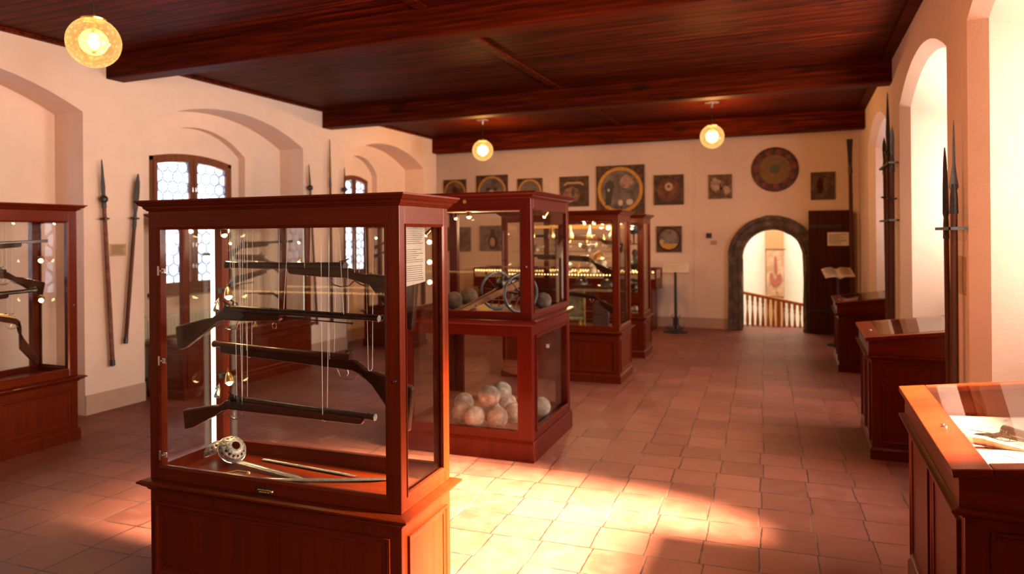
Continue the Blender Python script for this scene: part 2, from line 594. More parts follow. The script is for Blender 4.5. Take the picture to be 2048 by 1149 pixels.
    def build(s, name, mat, parent=None, bevel=0.0, smooth=False, sub=0):
        bmesh.ops.recalc_face_normals(s.b, faces=s.b.faces)
        me = bpy.data.meshes.new(name)
        s.b.to_mesh(me)
        s.b.free()
        me.materials.append(M[mat] if isinstance(mat, str) else mat)
        o = bpy.data.objects.new(name, me)
        COL.objects.link(o)
        if parent is not None:
            o.parent = parent
        if smooth:
            for p in me.polygons:
                p.use_smooth = True
            me.set_sharp_from_angle(angle=radians(40))
        if bevel > 0:
            md = o.modifiers.new('bevel', 'BEVEL')
            md.width = bevel
            md.segments = 2
            md.limit_method = 'ANGLE'
            md.angle_limit = radians(40)
        if sub:
            md = o.modifiers.new('subsurf', 'SUBSURF')
            md.levels = md.render_levels = sub
        return o


def tag(o, label, cat, group=None):
    o['label'] = label
    o['category'] = cat
    if group:
        o['group'] = group
    return o


def thing(name, label, cat, loc=(0, 0, 0), rz=0.0, group=None, rot=None):
    o = bpy.data.objects.new(name, None)
    o.empty_display_size = 0.1
    COL.objects.link(o)
    o.location = loc
    o.rotation_euler = rot if rot else (0, 0, rz)
    return tag(o, label, cat, group)


def struct(o):
    o['kind'] = 'structure'
    return o


def kids(o):
    return [c for c in bpy.data.objects if c.parent == o]


def dup(o, parent=None):
    c = o.copy()
    COL.objects.link(c)
    c.parent = parent
    for ch in kids(o):
        dup(ch, c)
    return c


# ---------------------------------------------------------------- room shell
XL, XR, YB, ZC = -6.16, 0.87, 12.5, 3.42
YF = -3.0
SILL = 1.38      # sill height of the unseen right-hand windows, raised to keep sun off the desk


def arch_outline(a, b, zbot, zs, rise, n=16, sill=False):
    """points from (a,zbot) up, over a segmental arch, down to (b,zbot)"""
    h = (b - a) / 2
    pts = [(a, zbot)]
    if rise > 1e-6:
        R = (h * h + rise * rise) / (2 * rise)
        cz = zs + rise - R
        ang = math.asin(min(1, h / R))
        if rise > h:
            ang = pi - ang
        for i in range(n + 1):
            al = -ang + 2 * ang * i / n
            pts.append(((a + b) / 2 + R * sin(al), cz + R * cos(al)))
    else:
        for i in range(n + 1):
            pts.append((a + (b - a) * i / n, zs))
    pts.append((b, zbot))
    return pts


def wall_face(mb, P, u0, u1, z0, z1, outs):
    """flat wall u0..u1 x z0..z1 with arched holes; P(u,z)->world"""
    q = lambda *c: mb.b.faces.new([mb.b.verts.new(P(*k)) for k in c])
    cur = u0
    for o in sorted(outs, key=lambda o: o[0][0]):
        a, b = o[0][0], o[-1][0]
        if a > cur:
            q((cur, z0), (a, z0), (a, z1), (cur, z1))
        zb = o[0][1]
        if zb > z0:
            q((a, z0), (b, z0), (b, zb), (a, zb))
        arc = o[1:-1]
        for i in range(len(arc) - 1):
            q(arc[i], arc[i + 1], (arc[i + 1][0], z1), (arc[i][0], z1))
        # arcs wider than opening never used
        cur = b
    if cur < u1:
        q((cur, z0), (u1, z0), (u1, z1), (cur, z1))


def reveal(mb, P0, P1, o0, o1, sill=True):
    n = len(o0)
    v0 = [mb.b.verts.new(P0(*p)) for p in o0]
    v1 = [mb.b.verts.new(P1(*p)) for p in o1]
    rng = range(n if sill else n - 1)
    for i in rng:
        j = (i + 1) % n
        mb.b.faces.new((v0[i], v0[j], v1[j], v1[i]))


PX = lambda X: (lambda u, z: (X, u, z))
# --- left wall
mb = MB()
XB = -6.55
NIL = [(-1.8, 0.8), (2.02, 4.50), (5.14, 7.616), (8.55, 10.87)]
outs = [arch_outline(a, b, 0.0, 2.83, 0.30) for a, b in NIL]
wall_face(mb, PX(XL), YF, 11.33, 0, ZC, outs)
XW = -6.68
wins = [None, (3.25, 0.60), (6.235, 0.60), (9.47, 0.38)]
for k, o in enumerate(outs):
    reveal(mb, PX(XL), PX(XB), o, o, False)
    a, b = NIL[k]
    if wins[k]:
        yc, hw = wins[k]
        rec = arch_outline(yc - hw - 0.13, yc + hw + 0.13, 0.98, 2.66, 0.28)
        wop = arch_outline(yc - hw, yc + hw, 1.04, 2.56, 0.07)
        wall_face(mb, PX(XB), a, b, 0, 3.2, [rec])
        reveal(mb, PX(XB), PX(XW + 0.02), rec, rec, True)
        wall_face(mb, PX(XW + 0.02), yc - hw - 0.13, yc + hw + 0.13, 0.98, 2.97, [wop])
        reveal(mb, PX(XW + 0.02), PX(-6.9), wop, wop, True)
    else:
        wall_face(mb, PX(XB), a, b, 0, 3.2, [])
# pier end and recess in the last bay
q = lambda *c: mb.b.faces.new([mb.b.verts.new(k) for k in c])
q((XL, 11.33, 0), (-6.95, 11.33, 0), (-6.95, 11.33, ZC), (XL, 11.33, ZC))
q((-6.95, 11.33, 0), (-6.95, YB, 0), (-6.95, YB, ZC), (-6.95, 11.33, ZC))
struct(mb.build('wall_left', 'plaster'))

# --- right wall
mb = MB()
outs = [arch_outline(a, b, 0.0, 2.83, 0.26) for a, b in RW]
wall_face(mb, PX(XR), YF, YB, 0, ZC, outs)
for k, o in enumerate(outs):
    a, b = RW[k]
    yc = (a + b) / 2
    inn = arch_outline(a + 0.12, b - 0.12, 0.0, 2.80, 0.22)
    reveal(mb, PX(XR), PX(XR + 0.08), o, inn, False)
    wop = arch_outline(yc - 0.72, yc + 0.72, SILL, 2.55, 0.18)
    # splayed deep reveal: jambs and vault run in to the window, a parapet raised to block the sun closes the foot
    sp1 = arch_outline(yc - 0.72, yc + 0.72, 0.0, 2.55, 0.18)
    reveal(mb, PX(XR + 0.08), PX(1.5), inn, sp1, False)
    wall_face(mb, PX(1.5), yc - 0.72, yc + 0.72, 0, 2.55, [(lambda: [(yc - 0.72, SILL), (yc - 0.72, 2.55), (yc + 0.72, 2.55), (yc + 0.72, SILL)])()])
    reveal(mb, PX(1.5), PX(1.68), wop, wop, True)
struct(mb.build('wall_right', 'plaster'))

# --- back wall with arched doorway
mb = MB()
PY = lambda Y: (lambda u, z: (u, Y, z))
DL, DR = -0.915, 0.03
dop = arch_outline(DL - 0.02, DR + 0.02, 0.0, 1.20, 0.495, 24)
wall_face(mb, PY(YB), -6.95, XR, 0, ZC, [dop])
reveal(mb, PY(YB), PY(YB + 0.45), dop, dop, False)
q = lambda *c: mb.b.faces.new([mb.b.verts.new(k) for k in c])
struct(mb.build('wall_back', 'plaster'))
mb = MB()
mb.box(-6.95, -4.33, YB - 0.035, YB - 0.001, 0, ZC)
struct(mb.build('wall_back', 'plaster'))
mb = MB()
mb.box(-1.72, -1.69, YB - 0.012, YB - 0.001, 0.2, ZC)
struct(mb.build('trim_1', 'plaster'))
# wall behind the camera
mb = MB()
mb.box(-6.95, 1.7, YF - 0.1, YF, 0, ZC)
struct(mb.build('wall_front', 'plaster'))

# --- outer skins so no sky leaks round the niches
mb = MB()
for X0, X1, ops in ((-6.92, -6.9, [(w[0] - w[1], w[0] + w[1], 1.04, 2.55) for w in wins if w]),
                    (1.70, 1.72, [((a + b) / 2 - 0.72, (a + b) / 2 + 0.72, SILL, 2.75) for a, b in RW])):
    cur = YF
    for a, b, z0, z1 in ops:
        mb.box(X0, X1, cur, a, 0, ZC + 0.1)
        mb.box(X0, X1, a, b, 0, z0)
        mb.box(X0, X1, a, b, z1, ZC + 0.1)
        cur = b
    mb.box(X0, X1, cur, YB + 0.2 if X0 > 0 else 11.3, 0, ZC + 0.1)
struct(mb.build('wall_outer', 'plaster'))

# --- floor
mb = MB()
mb.box(-7.0, 1.75, YF - 0.1, YB + 0.42, -0.1, 0)
struct(mb.build('floor', 'floor'))
# --- ceiling
mb = MB()
mb.box(-7.0, 1.75, YF - 0.1, YB + 0.1, ZC, ZC + 0.1)
struct(mb.build('ceiling', 'planks'))
# beams
for i, (y0, y1, zb) in enumerate(((-0.1, 0.12, 3.17), (4.74, 4.94, 3.185), (8.03, 8.24, 3.165), (11.18, 11.40, 3.14))):
    mb = MB()
    mb.box(XL - 0.02, XR + 0.02, y0, y1, zb, ZC - 0.001)
    o = mb.build('ceiling_beam', 'beam', None, 0.012)
    tag(o, ['thick red-brown timber beam behind the viewer under the board ceiling',
            'nearest knotty red-brown ceiling beam, running across beside the largest globe lamp',
            'middle red-brown ceiling beam crossing the whole room',
            'farthest red-brown ceiling beam, just in front of the picture wall'][i], 'beam', 'ceiling beams')
# ceiling edge trims and battens
n = 1
for a, b in ((YF, -0.1), (0.12, 4.74), (4.94, 8.03), (8.24, 11.18), (11.40, YB)):
    mb = MB()
    mb.box(XL - 0.01, XL + 0.055, a + 0.002, b - 0.002, ZC - 0.03, ZC - 0.001)
    mb.box(XR - 0.10, XR + 0.01, a + 0.002, b - 0.002, ZC - 0.025, ZC - 0.001)
    n += 1
    struct(mb.build('trim_%d' % n, 'beam'))
    if b < 12:
        mb = MB()
        mb.box(-2.73, -2.64, a + 0.01, b - 0.01, ZC - 0.022, ZC - 0.001)
        tag(mb.build('ceiling_batten', 'beam'), {0: 'flat timber batten over the plank joint behind the viewer', 1: 'flat batten on the boards before the nearest beam',
            2: 'thin diagonal-looking batten on the boards between nearest and middle beams', 3: 'thin batten on the boards just beyond the middle beam'}[[YF, 0.12, 4.94, 8.24].index(a)], 'batten', 'ceiling battens')
# painted plinth bands
mb = MB()
for a, b in ((YF, -1.8), (0.8, 2.02), (4.50, 5.14), (7.616, 8.55), (10.87, 11.33)):
    mb.box(XL - 0.0, XL + 0.012, a, b, 0.001, 0.185)
    mb.box(XB, XL, b, b + 0.012, 0.001, 0.185)
for a, b in NIL:
    mb.box(XB, XB + 0.012, a, b, 0.001, 0.185)
struct(mb.build('baseboard_left', 'plinth'))
mb = MB()
mb.box(-6.9, -4.33, YB - 0.05, YB - 0.036, 0.001, 0.18)
mb.box(-4.33, DL - 0.235, YB - 0.014, YB - 0.001, 0.001, 0.18)
struct(mb.build('baseboard_back', 'plinth'))
mb = MB()
for a, b in ((YF, RW[0][0]), (RW[0][1], RW[1][0]), (RW[1][1], RW[2][0]), (RW[2][1], RW[3][0]), (RW[3][1], YB)):
    mb.box(XR - 0.012, XR, a, b, 0.001, 0.185)
struct(mb.build('baseboard_right', 'plinth'))

# --- left windows: frame, two casements, leaded roundels
for k, (yc, hw) in enumerate([w for w in wins if w]):
    w = thing('window_%d' % (k + 1), 'window', 'window', (XW, yc, 1.04))
    for key in ('label', 'category'):
        del w[key]
    w['kind'] = 'structure'
    H = 1.52
    zt = lambda y: H + 0.07 * (1 - (y / hw) ** 2)

    def bar(name, y0, y1, x=0.0, d=0.05, mat='frame_wood', top=None, z0=0.0):
        m_ = MB()
        m_.prism([(y0, z0), (y1, z0), (y1, (top or zt(y1))), (y0, (top or zt(y0)))], x - d / 2, x + d / 2, 'X')
        return m_.build(name, mat, w, 0.004)
    fw = 0.045 if hw > 0.5 else 0.04
    m_ = MB()
    m_.box(-0.025, 0.03, -hw, -hw + fw, 0, zt(-hw + fw / 2))
    m_.box(-0.025, 0.03, hw - fw, hw, 0, zt(hw - fw / 2))
    m_.box(-0.025, 0.03, -hw, hw, 0, fw)
    N = 10
    for i in range(N):
        a, b = -hw + 2 * hw * i / N, -hw + 2 * hw * (i + 1) / N
        m_.prism([(a, zt(a) - fw), (b, zt(b) - fw), (b, zt(b)), (a, zt(a))], -0.025, 0.03, 'X')
    m_.build('window_frame', 'frame_wood', w)
    for sgn in (-1, 1):
        ya, yb_ = (-hw + fw, -0.005) if sgn < 0 else (0.005, hw - fw)
        cw = 0.05 if hw > 0.5 else 0.035
        m_ = MB()
        m_.box(-0.015, 0.04, ya, ya + cw, fw, zt(ya) - fw)
        m_.box(-0.015, 0.04, yb_ - cw, yb_, fw, zt(yb_) - fw)
        m_.box(-0.015, 0.04, ya + cw, yb_ - cw, fw, fw + cw)
        for i in range(5):
            a = ya + cw + (yb_ - ya - 2 * cw) * i / 5
            b = ya + cw + (yb_ - ya - 2 * cw) * (i + 1) / 5
            m_.prism([(a, zt(a) - fw - cw), (b, zt(b) - fw - cw), (b, zt(b) - fw), (a, zt(a) - fw)], -0.015, 0.04, 'X')
        cs = m_.build('casement', 'frame_wood', w)
        m_ = MB()
        m_.prism([(ya + cw, fw + cw), (yb_ - cw, fw + cw), (yb_ - cw, zt(yb_) - fw - cw), (ya + cw, zt(ya) - fw - cw)], 0.008, 0.012, 'X')
        m_.build('leaded_pane', 'roundels', cs)
        m_ = MB()
        for zz in (0.25, 0.5, 0.75, 1.15):
            m_.cyl((0.045, sgn * 0.022, zz), (0.045, sgn * 0.022, zz + 0.05), 0.008, n=8)
        m_.build('hinge', 'steel', cs)
    m_ = MB()
    m_.box(-0.02, 0.10, -hw - 0.05, hw + 0.05, -0.045, -0.002)
    m_.build('window_sill', 'frame_wood', w, 0.006)

# --- right windows (mostly out of view, daylight comes in through them)
for k, (a, b) in enumerate(RW):
    yc = (a + b) / 2
    w = bpy.data.objects.new('window_%d' % (k + 4), None)
    COL.objects.link(w)
    w.location = (1.6, yc, SILL)
    w['kind'] = 'structure'
    m_ = MB()
    m_.box(-0.03, 0.03, -0.72, -0.66, 0, 1.25)
    m_.box(-0.03, 0.03, 0.66, 0.72, 0, 1.25)
    m_.box(-0.03, 0.03, -0.66, 0.66, 0, 0.06)
    m_.box(-0.03, 0.03, -0.66, 0.66, 1.19, 1.25)
    m_.box(-0.03, 0.03, -0.03, 0.03, 0.06, 1.19)
    m_.build('window_frame', 'frame_wood', w, 0.004)
    m_ = MB()
    m_.box(-0.003, 0.003, -0.66, 0.66, 0.06, 1.19)
    m_.build('window_pane', 'clear', w)

# --- stone surround of the doorway
mb = MB()


def offset_arch(o, r):
    out = []
    for i, (u, z) in enumerate(o):
        p0 = o[max(i - 1, 0)]
        p1 = o[min(i + 1, len(o) - 1)]
        dx, dz = p1[0] - p0[0], p1[1] - p0[1]
        L = hypot(dx, dz)
        out.append((u - dz / L * r, z + dx / L * r))
    return out


rnd = random.Random(5)
inner = arch_outline(DL, DR, 0.0, 1.18, 0.52, 26)
inner = [inner[0], (DL, 0.4), (DL, 0.8)] + inner[1:-1] + [(DR, 0.8), (DR, 0.4), inner[-1]]
prof = [(0.0, 0.02), (0.0, 0.07), (0.05, 0.10), (0.07, 0.06), (0.15, 0.065), (0.17, 0.10), (0.235, 0.10), (0.235, -0.02)]
rings = []
offs = {}
for j, (u, z) in enumerate(inner):
    row = []
    for r, d in prof:
        if r not in offs:
            offs[r] = offset_arch(inner, r)
        uu, zz = offs[r][j]
        if j in (0, len(inner) - 1):
            uu = u + (-r if j == 0 else r)
            zz = 0.0
        e = rnd.uniform(-0.008, 0.008)
        row.append(mb.b.verts.new((uu + e, YB - d * 0.8 - 0.002 + (0.03 if d < 0 else 0), max(0.001, zz + e))))
    rings.append(row)
mb.skin(rings, True, False)
struct(mb.build('door_1', 'stone', None, 0, True))

# --- stairwell beyond the doorway
mb = MB()
mb.box(-2.6, 1.9, 15.5, 15.6, -2.2, 3.6)
mb.box(-2.7, -2.6, YB + 0.45, 15.6, -2.2, 3.6)
mb.box(1.9, 2.0, YB + 0.45, 15.6, -2.2, 3.6)
mb.box(-2.7, 2.0, YB + 0.3, 15.6, 3.6, 3.7)
mb.box(-2.7, 2.0, YB + 0.42, 15.6, -2.3, -2.2)
mb.box(-2.7, DL - 0.02, YB + 0.25, YB + 0.45, -2.2, 3.6)
mb.box(DR + 0.02, 2.0, YB + 0.25, YB + 0.45, -2.2, 3.6)
mb.box(DL - 0.02, DR + 0.02, YB + 0.25, YB + 0.45, 1.72, 3.6)
mb.box(DL - 0.3, DR + 0.3, YB + 0.25, YB + 0.45, -2.2, -0.1)
struct(mb.build('wall_stairwell', 'stairwall'))
mb = MB()
mb.box(-0.68, -0.32, 15.3, 15.499, -2.19, 3.59)
struct(mb.build('trim_8', 'tan_plaster'))
mb = MB()
mb.box(-2.5, 1.2, YB + 0.46, 13.42, -0.14, -0.02)
struct(mb.build('floor_landing', 'floor'))

b = thing('hanging_banner', 'pale cloth banner with a faded red emblem hanging beyond the arched doorway', 'banner', (-0.48, 15.27, 0.35))
m_ = MB()
pts = []
for i in range(13):
    z = 0.95 * i / 12
    pts.append((0.006 * sin(i * 1.3), z))
A = [m_.b.verts.new((-0.17, d, z)) for d, z in pts]
B = [m_.b.verts.new((0.17, d * -0.6, z)) for d, z in pts]
for i in range(12):
    m_.b.faces.new((A[i], B[i], B[i + 1], A[i + 1]))
o = m_.build('cloth', m_blotch('faded_cloth', [(0.34, 0.17, 0.10), (0.50, 0.30, 0.18), (0.62, 0.42, 0.28)], 5, 0.9), b)
md = o.modifiers.new('solid', 'SOLIDIFY')
md.thickness = 0.004
m_ = MB()
m_.prism([(-0.10, 0.30), (-0.04, 0.20), (0.06, 0.22), (0.12, 0.34), (0.10, 0.46), (0.03, 0.44), (0.02, 0.34), (-0.03, 0.36), (-0.06, 0.48), (-0.11, 0.46)], -0.022, -0.018, 'Y')
m_.prism([(-0.02, 0.46), (0.03, 0.47), (0.02, 0.80), (-0.02, 0.82)], -0.022, -0.018, 'Y')
m_.prism([(0.0, 0.06), (0.05, 0.05), (0.02, 0.12)], -0.022, -0.018, 'Y')
m_.build('emblem', m_plain('faded_red', (0.36, 0.10, 0.06), 0.8), b)
m_ = MB()
m_.cyl((-0.2, 0, 0.955), (0.2, 0, 0.955), 0.01)
m_.build('hanging_rod', 'frame_wood', b)

# balustrade descending to the right
b = thing('stair_balustrade', 'orange-brown turned wooden balustrade sloping down beyond the arched doorway', 'balustrade', (-0.45, 13.3, 0))
x0, x1 = -1.3, 0.9
zr = lambda x: 0.592 - 0.19 * (x + 0.953)
m_ = MB()
m_.prism([(x0 + 0.45, zr(x0) - 0.055), (x1 + 0.45, zr(x1) - 0.055), (x1 + 0.45, zr(x1)), (x0 + 0.45, zr(x0))], -0.035, 0.035, 'Y')
m_.build('handrail', 'rail_wood', b, 0.012)
m_ = MB()
m_.prism([(x0 + 0.45, zr(x0) - 0.80), (x1 + 0.45, zr(x1) - 0.80), (x1 + 0.45, zr(x1) - 0.72), (x0 + 0.45, zr(x0) - 0.72)], -0.03, 0.03, 'Y')
m_.build('bottom_rail', 'rail_wood', b, 0.008)
i = 0
x = x0 + 0.05
while x < x1:
    zt_, zb_ = zr(x) - 0.05, zr(x) - 0.73
    h = zt_ - zb_
    m_ = MB()
    if i == 10:
        m_.box(x + 0.45 - 0.035, x + 0.45 + 0.035, -0.035, 0.035, zb_ - 0.1, zt_ + 0.02)
        m_.build('newel_post', 'rail_wood', b, 0.005)
    else:
        m_.lathe([(0.026, 0), (0.026, 0.12 * h), (0.014, 0.16 * h), (0.022, 0.2 * h), (0.03, 0.32 * h), (0.024, 0.45 * h),
                  (0.014, 0.62 * h), (0.012, 0.74 * h), (0.022, 0.78 * h), (0.014, 0.82 * h), (0.025, 0.88 * h), (0.025, h)],
                 (x + 0.45, 0, zb_), n=12)
        m_.build('baluster', 'rail_wood', b, 0, True)
    x += 0.088
    i += 1

# --- open dark door leaf folded back against the wall
d = thing('door_2', 'x', 'x', (0.12, 12.36, 0))
for key in ('label', 'category'):
    del d[key]
d['kind'] = 'structure'
m_ = MB()
m_.box(0, 0.625, 0, 0.07, 0.012, 2.0)
m_.build('door_leaf', 'doorwood', d, 0.006)
m_ = MB()
for i in range(5):
    m_.box(0.02 + i * 0.121, 0.135 + i * 0.121, -0.008, -0.0005, 0.05, 1.97)
m_.build('door_boards', 'doorwood', d, 0.003)
m_ = MB()
m_.box(0.0, 0.5, -0.02, -0.009, 0.35, 0.40)
m_.box(0.0, 0.5, -0.02, -0.009, 1.72, 1.77)
m_.build('strap_hinge', 'iron', d, 0.002)
M['notice'] = m_plain('notice_paper', (0.80, 0.72, 0.64), 0.8)
n_ = thing('notice_sheet', 'white printed notice pinned on the dark wooden door leaf', 'notice', (0.555, 12.335, 1.43))
m_ = MB()
m_.box(-0.155, 0.155, 0, 0.004, 0, 0.215)
m_.build('sheet', 'notice', n_)


def text_bars(w, h, rows, seed, marg=0.08, th=None, para=None):
    """illegible lines of print as (x0,x1,z0,z1) words inside w x h"""
    r = random.Random(seed)
    out = []
    mx = w * marg
    rh = (h - 2 * mx) / rows
    for i in range(rows):
        if para and i in para:
            continue
        z = h - mx - (i + 0.7) * rh
        x = mx
        end = w - mx - r.uniform(0, 0.35) * w * (1 if r.random() < 0.5 else 0.2)
        while x < end - 0.002:
            L = r.uniform(0.03, 0.11) * w
            out.append((x, min(x + L, end), z, z + rh * 0.38))
            x += L + 0.018 * w
    return out


m_ = MB()
for a, b_, z0, z1 in text_bars(0.31, 0.215, 9, 3):
    m_.box(a - 0.155, b_ - 0.155, -0.002, -0.0005, z0, z1)
m_.build('printed_lines', 'ink', n_)

# ---------------------------------------------------------------- display cases


def spot_head(parent, p, aim=(0.3, -0.5, -0.8), mat='steel', lit=True, r=0.02, energy=0.0, sub=True):
    """small conical spotlight head; bulb is its sub-part"""
    p = Vector(p)
    aim = Vector(aim).normalized()
    m_ = MB()
    m_.lathe([(r * 0.45, -0.045), (r * 0.6, -0.04), (r * 0.9, -0.012), (r, 0.006), (r * 0.9, 0.006), (r * 0.85, 0.0)], p, aim, 14)
    m_.tube([p - aim * 0.04, p - aim * 0.055 + Vector((0, 0, 0.012)), p + Vector((-0.02, 0.01, 0.03))], 0.004, 6)
    h = m_.build('spotlight', mat, parent, 0, True)
    if lit:
        m_ = MB()
        m_.sphere(p + aim * 0.004, r * 0.72, 12, 8)
        m_.build('spotlight_bulb', 'spot_e', h, 0, True)
    if energy:
        ld = bpy.data.lights.new('case_spot', 'SPOT')
        ld.energy = energy
        ld.color = (1.0, 0.70, 0.33)
        ld.spot_size = radians(120)
        ld.spot_blend = 0.8
        ld.shadow_soft_size = 0.02
        lo = bpy.data.objects.new('case_spot', ld)
        COL.objects.link(lo)
        lo.parent = parent
        lo.location = p + aim * 0.03
        lo.rotation_euler = aim.to_track_quat('-Z', 'Y').to_euler()
    return h


def led_rows(parent, x0, x1, y, z, step=0.018, name='led_strip', r=0.004):
    m_ = MB()
    x = x0
    while x < x1:
        m_.box(x - r, x + r, y - r, y + r, z - r, z + r)
        x += step
    o = m_.build(name, 'led', parent)
    return o


def case_common(root, W, D, zl, zt, wood='cherry', post=0.06, frieze=0.07, corn=0.05, ov=0.06, lipov=0.045,
                rail=0.075, backrail=None, lower='panel', floor_z=None, plinth=0.1, side_rail=None, glass_back=True):
    wh = wood + '_h' if wood in ('cherry', 'mahog') else wood
    x0, x1, y0, y1 = -W, 0.0, 0.0, D
    # --- lower body
    if lower == 'panel':
        m_ = MB()
        m_.box(x0, x1, y0, y1, 0.0, zl - 0.03)
        m_.build('base_cabinet', wood, root, 0.003)
        m_ = MB()
        m_.panel_frame(x0 + 0.035, x1 - 0.05, plinth + 0.02, zl - 0.085, y0, 0.035, 0.012, 'Y', -1)
        m_.build('front_panel_moulding', wh, root)
        m_ = MB()
        m_.panel_frame(y0 + 0.045, y1 - 0.045, plinth + 0.02, zl - 0.085, x1, 0.03, 0.012, 'X', 1)
        m_.build('side_panel_moulding', wh, root)
        m_ = MB()
        m_.panel_frame(y0 + 0.045, y1 - 0.045, plinth + 0.02, zl - 0.085, x0, 0.03, 0.012, 'X', -1)
        m_.build('side_panel_moulding', wh, root)
        m_ = MB()
        m_.mould(x0, x1, y0, y1, [(0, 0.0), (0.014, 0.0), (0.014, plinth - 0.02), (0.004, plinth), (0, plinth)])
        m_.build('plinth', wood, root)
    else:
        # glazed lower section on a plinth
        m_ = MB()
        m_.box(x0 - 0.015, x1 + 0.015, y0 - 0.015, y1 + 0.015, 0, plinth)
        m_.mould(x0, x1, y0, y1, [(0, plinth), (0.015, plinth), (0.004, plinth + 0.02), (0, plinth + 0.02)])
        m_.build('plinth', wood, root, 0.003)
        m_ = MB()
        m_.box(x0 + 0.002, x1 - 0.002, y0 + 0.002, y1 - 0.002, plinth, plinth + 0.05)
        m_.build('lower_shelf', wh, root)
        lt = zl - 0.03
        for (a, b, c, e) in ((x0, x0 + 0.115, y0, y0 + 0.05), (x1 - 0.115, x1, y0, y0 + 0.05), (x0, x0 + 0.115, y1 - 0.05, y1), (x1 - 0.115, x1, y1 - 0.05, y1)):
            m_ = MB()
            m_.box(a, b, c, e, plinth, lt)
            m_.build('lower_post', wood, root, 0.003)
        m_ = MB()
        for (c, e) in ((y0, y0 + 0.05), (y1 - 0.05, y1)):
            m_.box(x0 + 0.115, x1 - 0.115, c + 0.001, e - 0.001, plinth + 0.051, plinth + 0.085)
            m_.box(x0 + 0.115, x1 - 0.115, c + 0.001, e - 0.001, lt - 0.085, lt)
        for (c, e) in ((x0, x0 + 0.05), (x1 - 0.05, x1)):
            m_.box(c + 0.001, e - 0.001, y0 + 0.05, y1 - 0.05, plinth + 0.051, plinth + 0.085)
            m_.box(c + 0.001, e - 0.001, y0 + 0.05, y1 - 0.05, lt - 0.085, lt)
            m_.box(c + 0.001, e - 0.001, y0 + 0.05, y0 + 0.085, plinth + 0.085, lt - 0.085)
            m_.box(c + 0.001, e - 0.001, y1 - 0.085, y1 - 0.05, plinth + 0.085, lt - 0.085)
        m_.build('lower_rail', wh, root)
        m_ = MB()
        m_.panel_frame(y0 + 0.075, y1 - 0.075, plinth + 0.075, lt - 0.075, x1, 0.025, 0.012, 'X', 1)
        m_.build('side_panel_moulding', wh, root)
        for nm, bx in (('front', (x0 + 0.11, x1 - 0.11, y0 + 0.02, y0 + 0.024)), ('back', (x0 + 0.11, x1 - 0.11, y1 - 0.024, y1 - 0.02)),
                       ('side', (x0 + 0.02, x0 + 0.024, y0 + 0.08, y1 - 0.08)), ('side', (x1 - 0.024, x1 - 0.02, y0 + 0.08, y1 - 0.08))):
            m_ = MB()
            m_.box(*bx, plinth + 0.08, lt - 0.08)
            m_.build('glass_pane', 'glass', root)
    # lip moulding
    m_ = MB()
    o = lipov
    m_.mould(x0, x1, y0, y1, [(-0.04, zl - 0.035), (0.006, zl - 0.035), (0.012, zl - 0.024), (o * 0.55, zl - 0.018), (o * 0.8, zl - 0.008),
                              (o, zl - 0.004), (o, zl + 0.004), (o * 0.7, zl + 0.010), (0.004, zl + 0.014), (-0.04, zl + 0.014)])
    m_.build('lip_moulding', wh, root)
    fz = floor_z if floor_z else zl + 0.03
    m_ = MB()
    m_.box(x0 + 0.005, x1 - 0.005, y0 + 0.005, y1 - 0.005, zl - 0.03, fz)
    m_.build('case_floor', wh, root)
    # posts
    zc = zt - corn
    for (a, c) in ((x0, y0), (x1 - post, y0), (x0, y1 - post * 0.8), (x1 - post, y1 - post * 0.8)):
        m_ = MB()
        m_.box(a, a + post, c, c + post * 0.8, zl + 0.0141, zc)
        m_.build('corner_post', wood, root, 0.003)
    br = backrail or rail
    m_ = MB()
    m_.box(x0 + post, x1 - post, y0 + 0.001, y0 + 0.032, zl + 0.0141, zl + rail)
    m_.box(x0 + post, x1 - post, y1 - 0.032, y1 - 0.001, zl + 0.0141, zl + br)
    for a in (x0 + 0.001, x1 - 0.033):
        m_.box(a, a + 0.032, y0 + post * 0.8, y1 - post * 0.8, zl + 0.0141, zl + rail)
    m_.build('bottom_rail', wh, root, 0.002)
    m_ = MB()
    for (c, e) in ((y0 + 0.001, y0 + 0.032), (y1 - 0.032, y1 - 0.001)):
        m_.box(x0 + post, x1 - post, c, e, zc - frieze, zc)
    for a in (x0 + 0.001, x1 - 0.033):
        m_.box(a, a + 0.032, y0 + post * 0.8, y1 - post * 0.8, zc - frieze, zc)
    m_.build('top_rail', wh, root, 0.002)
    # slim glazing beads
    m_ = MB()
    gb = zl + rail
    gt = zc - frieze
    bw = 0.012
    m_.panel_frame(x0 + post - 0.001, x1 - post + 0.001, gb - 0.001, gt + 0.001, y0 + 0.004, bw, 0.008, 'Y', -1, [(0, 0), (0, 0.008), (bw, 0.003), (bw, -0.01), (0, -0.01)])
    m_.panel_frame(y0 + post * 0.8, y1 - post * 0.8, gb - 0.001, gt + 0.001, x1 - 0.004, bw, 0.008, 'X', 1, [(0, 0), (0, 0.008), (bw, 0.003), (bw, -0.01), (0, -0.01)])
    m_.build('glazing_bead', wh, root)
    m_ = MB()
    m_.box(x0 + 0.01, x1 - 0.01, y0 + 0.01, y1 - 0.01, zc - 0.01, zt - 0.012)
    m_.build('case_top', wh, root)
    for bx in ((x0 + post - 0.005, x1 - post + 0.005, y0 + 0.014, y0 + 0.018), (x0 + post - 0.005, x1 - post + 0.005, y1 - 0.018, y1 - 0.014),
               (x0 + 0.014, x0 + 0.018, y0 + post * 0.7, y1 - post * 0.7), (x1 - 0.018, x1 - 0.014, y0 + post * 0.7, y1 - post * 0.7)):
        m_ = MB()
        m_.box(*bx, gb - 0.004, gt + 0.004)
        m_.build('glass_pane', 'glass', root)
    # cornice
    m_ = MB()
    k = corn
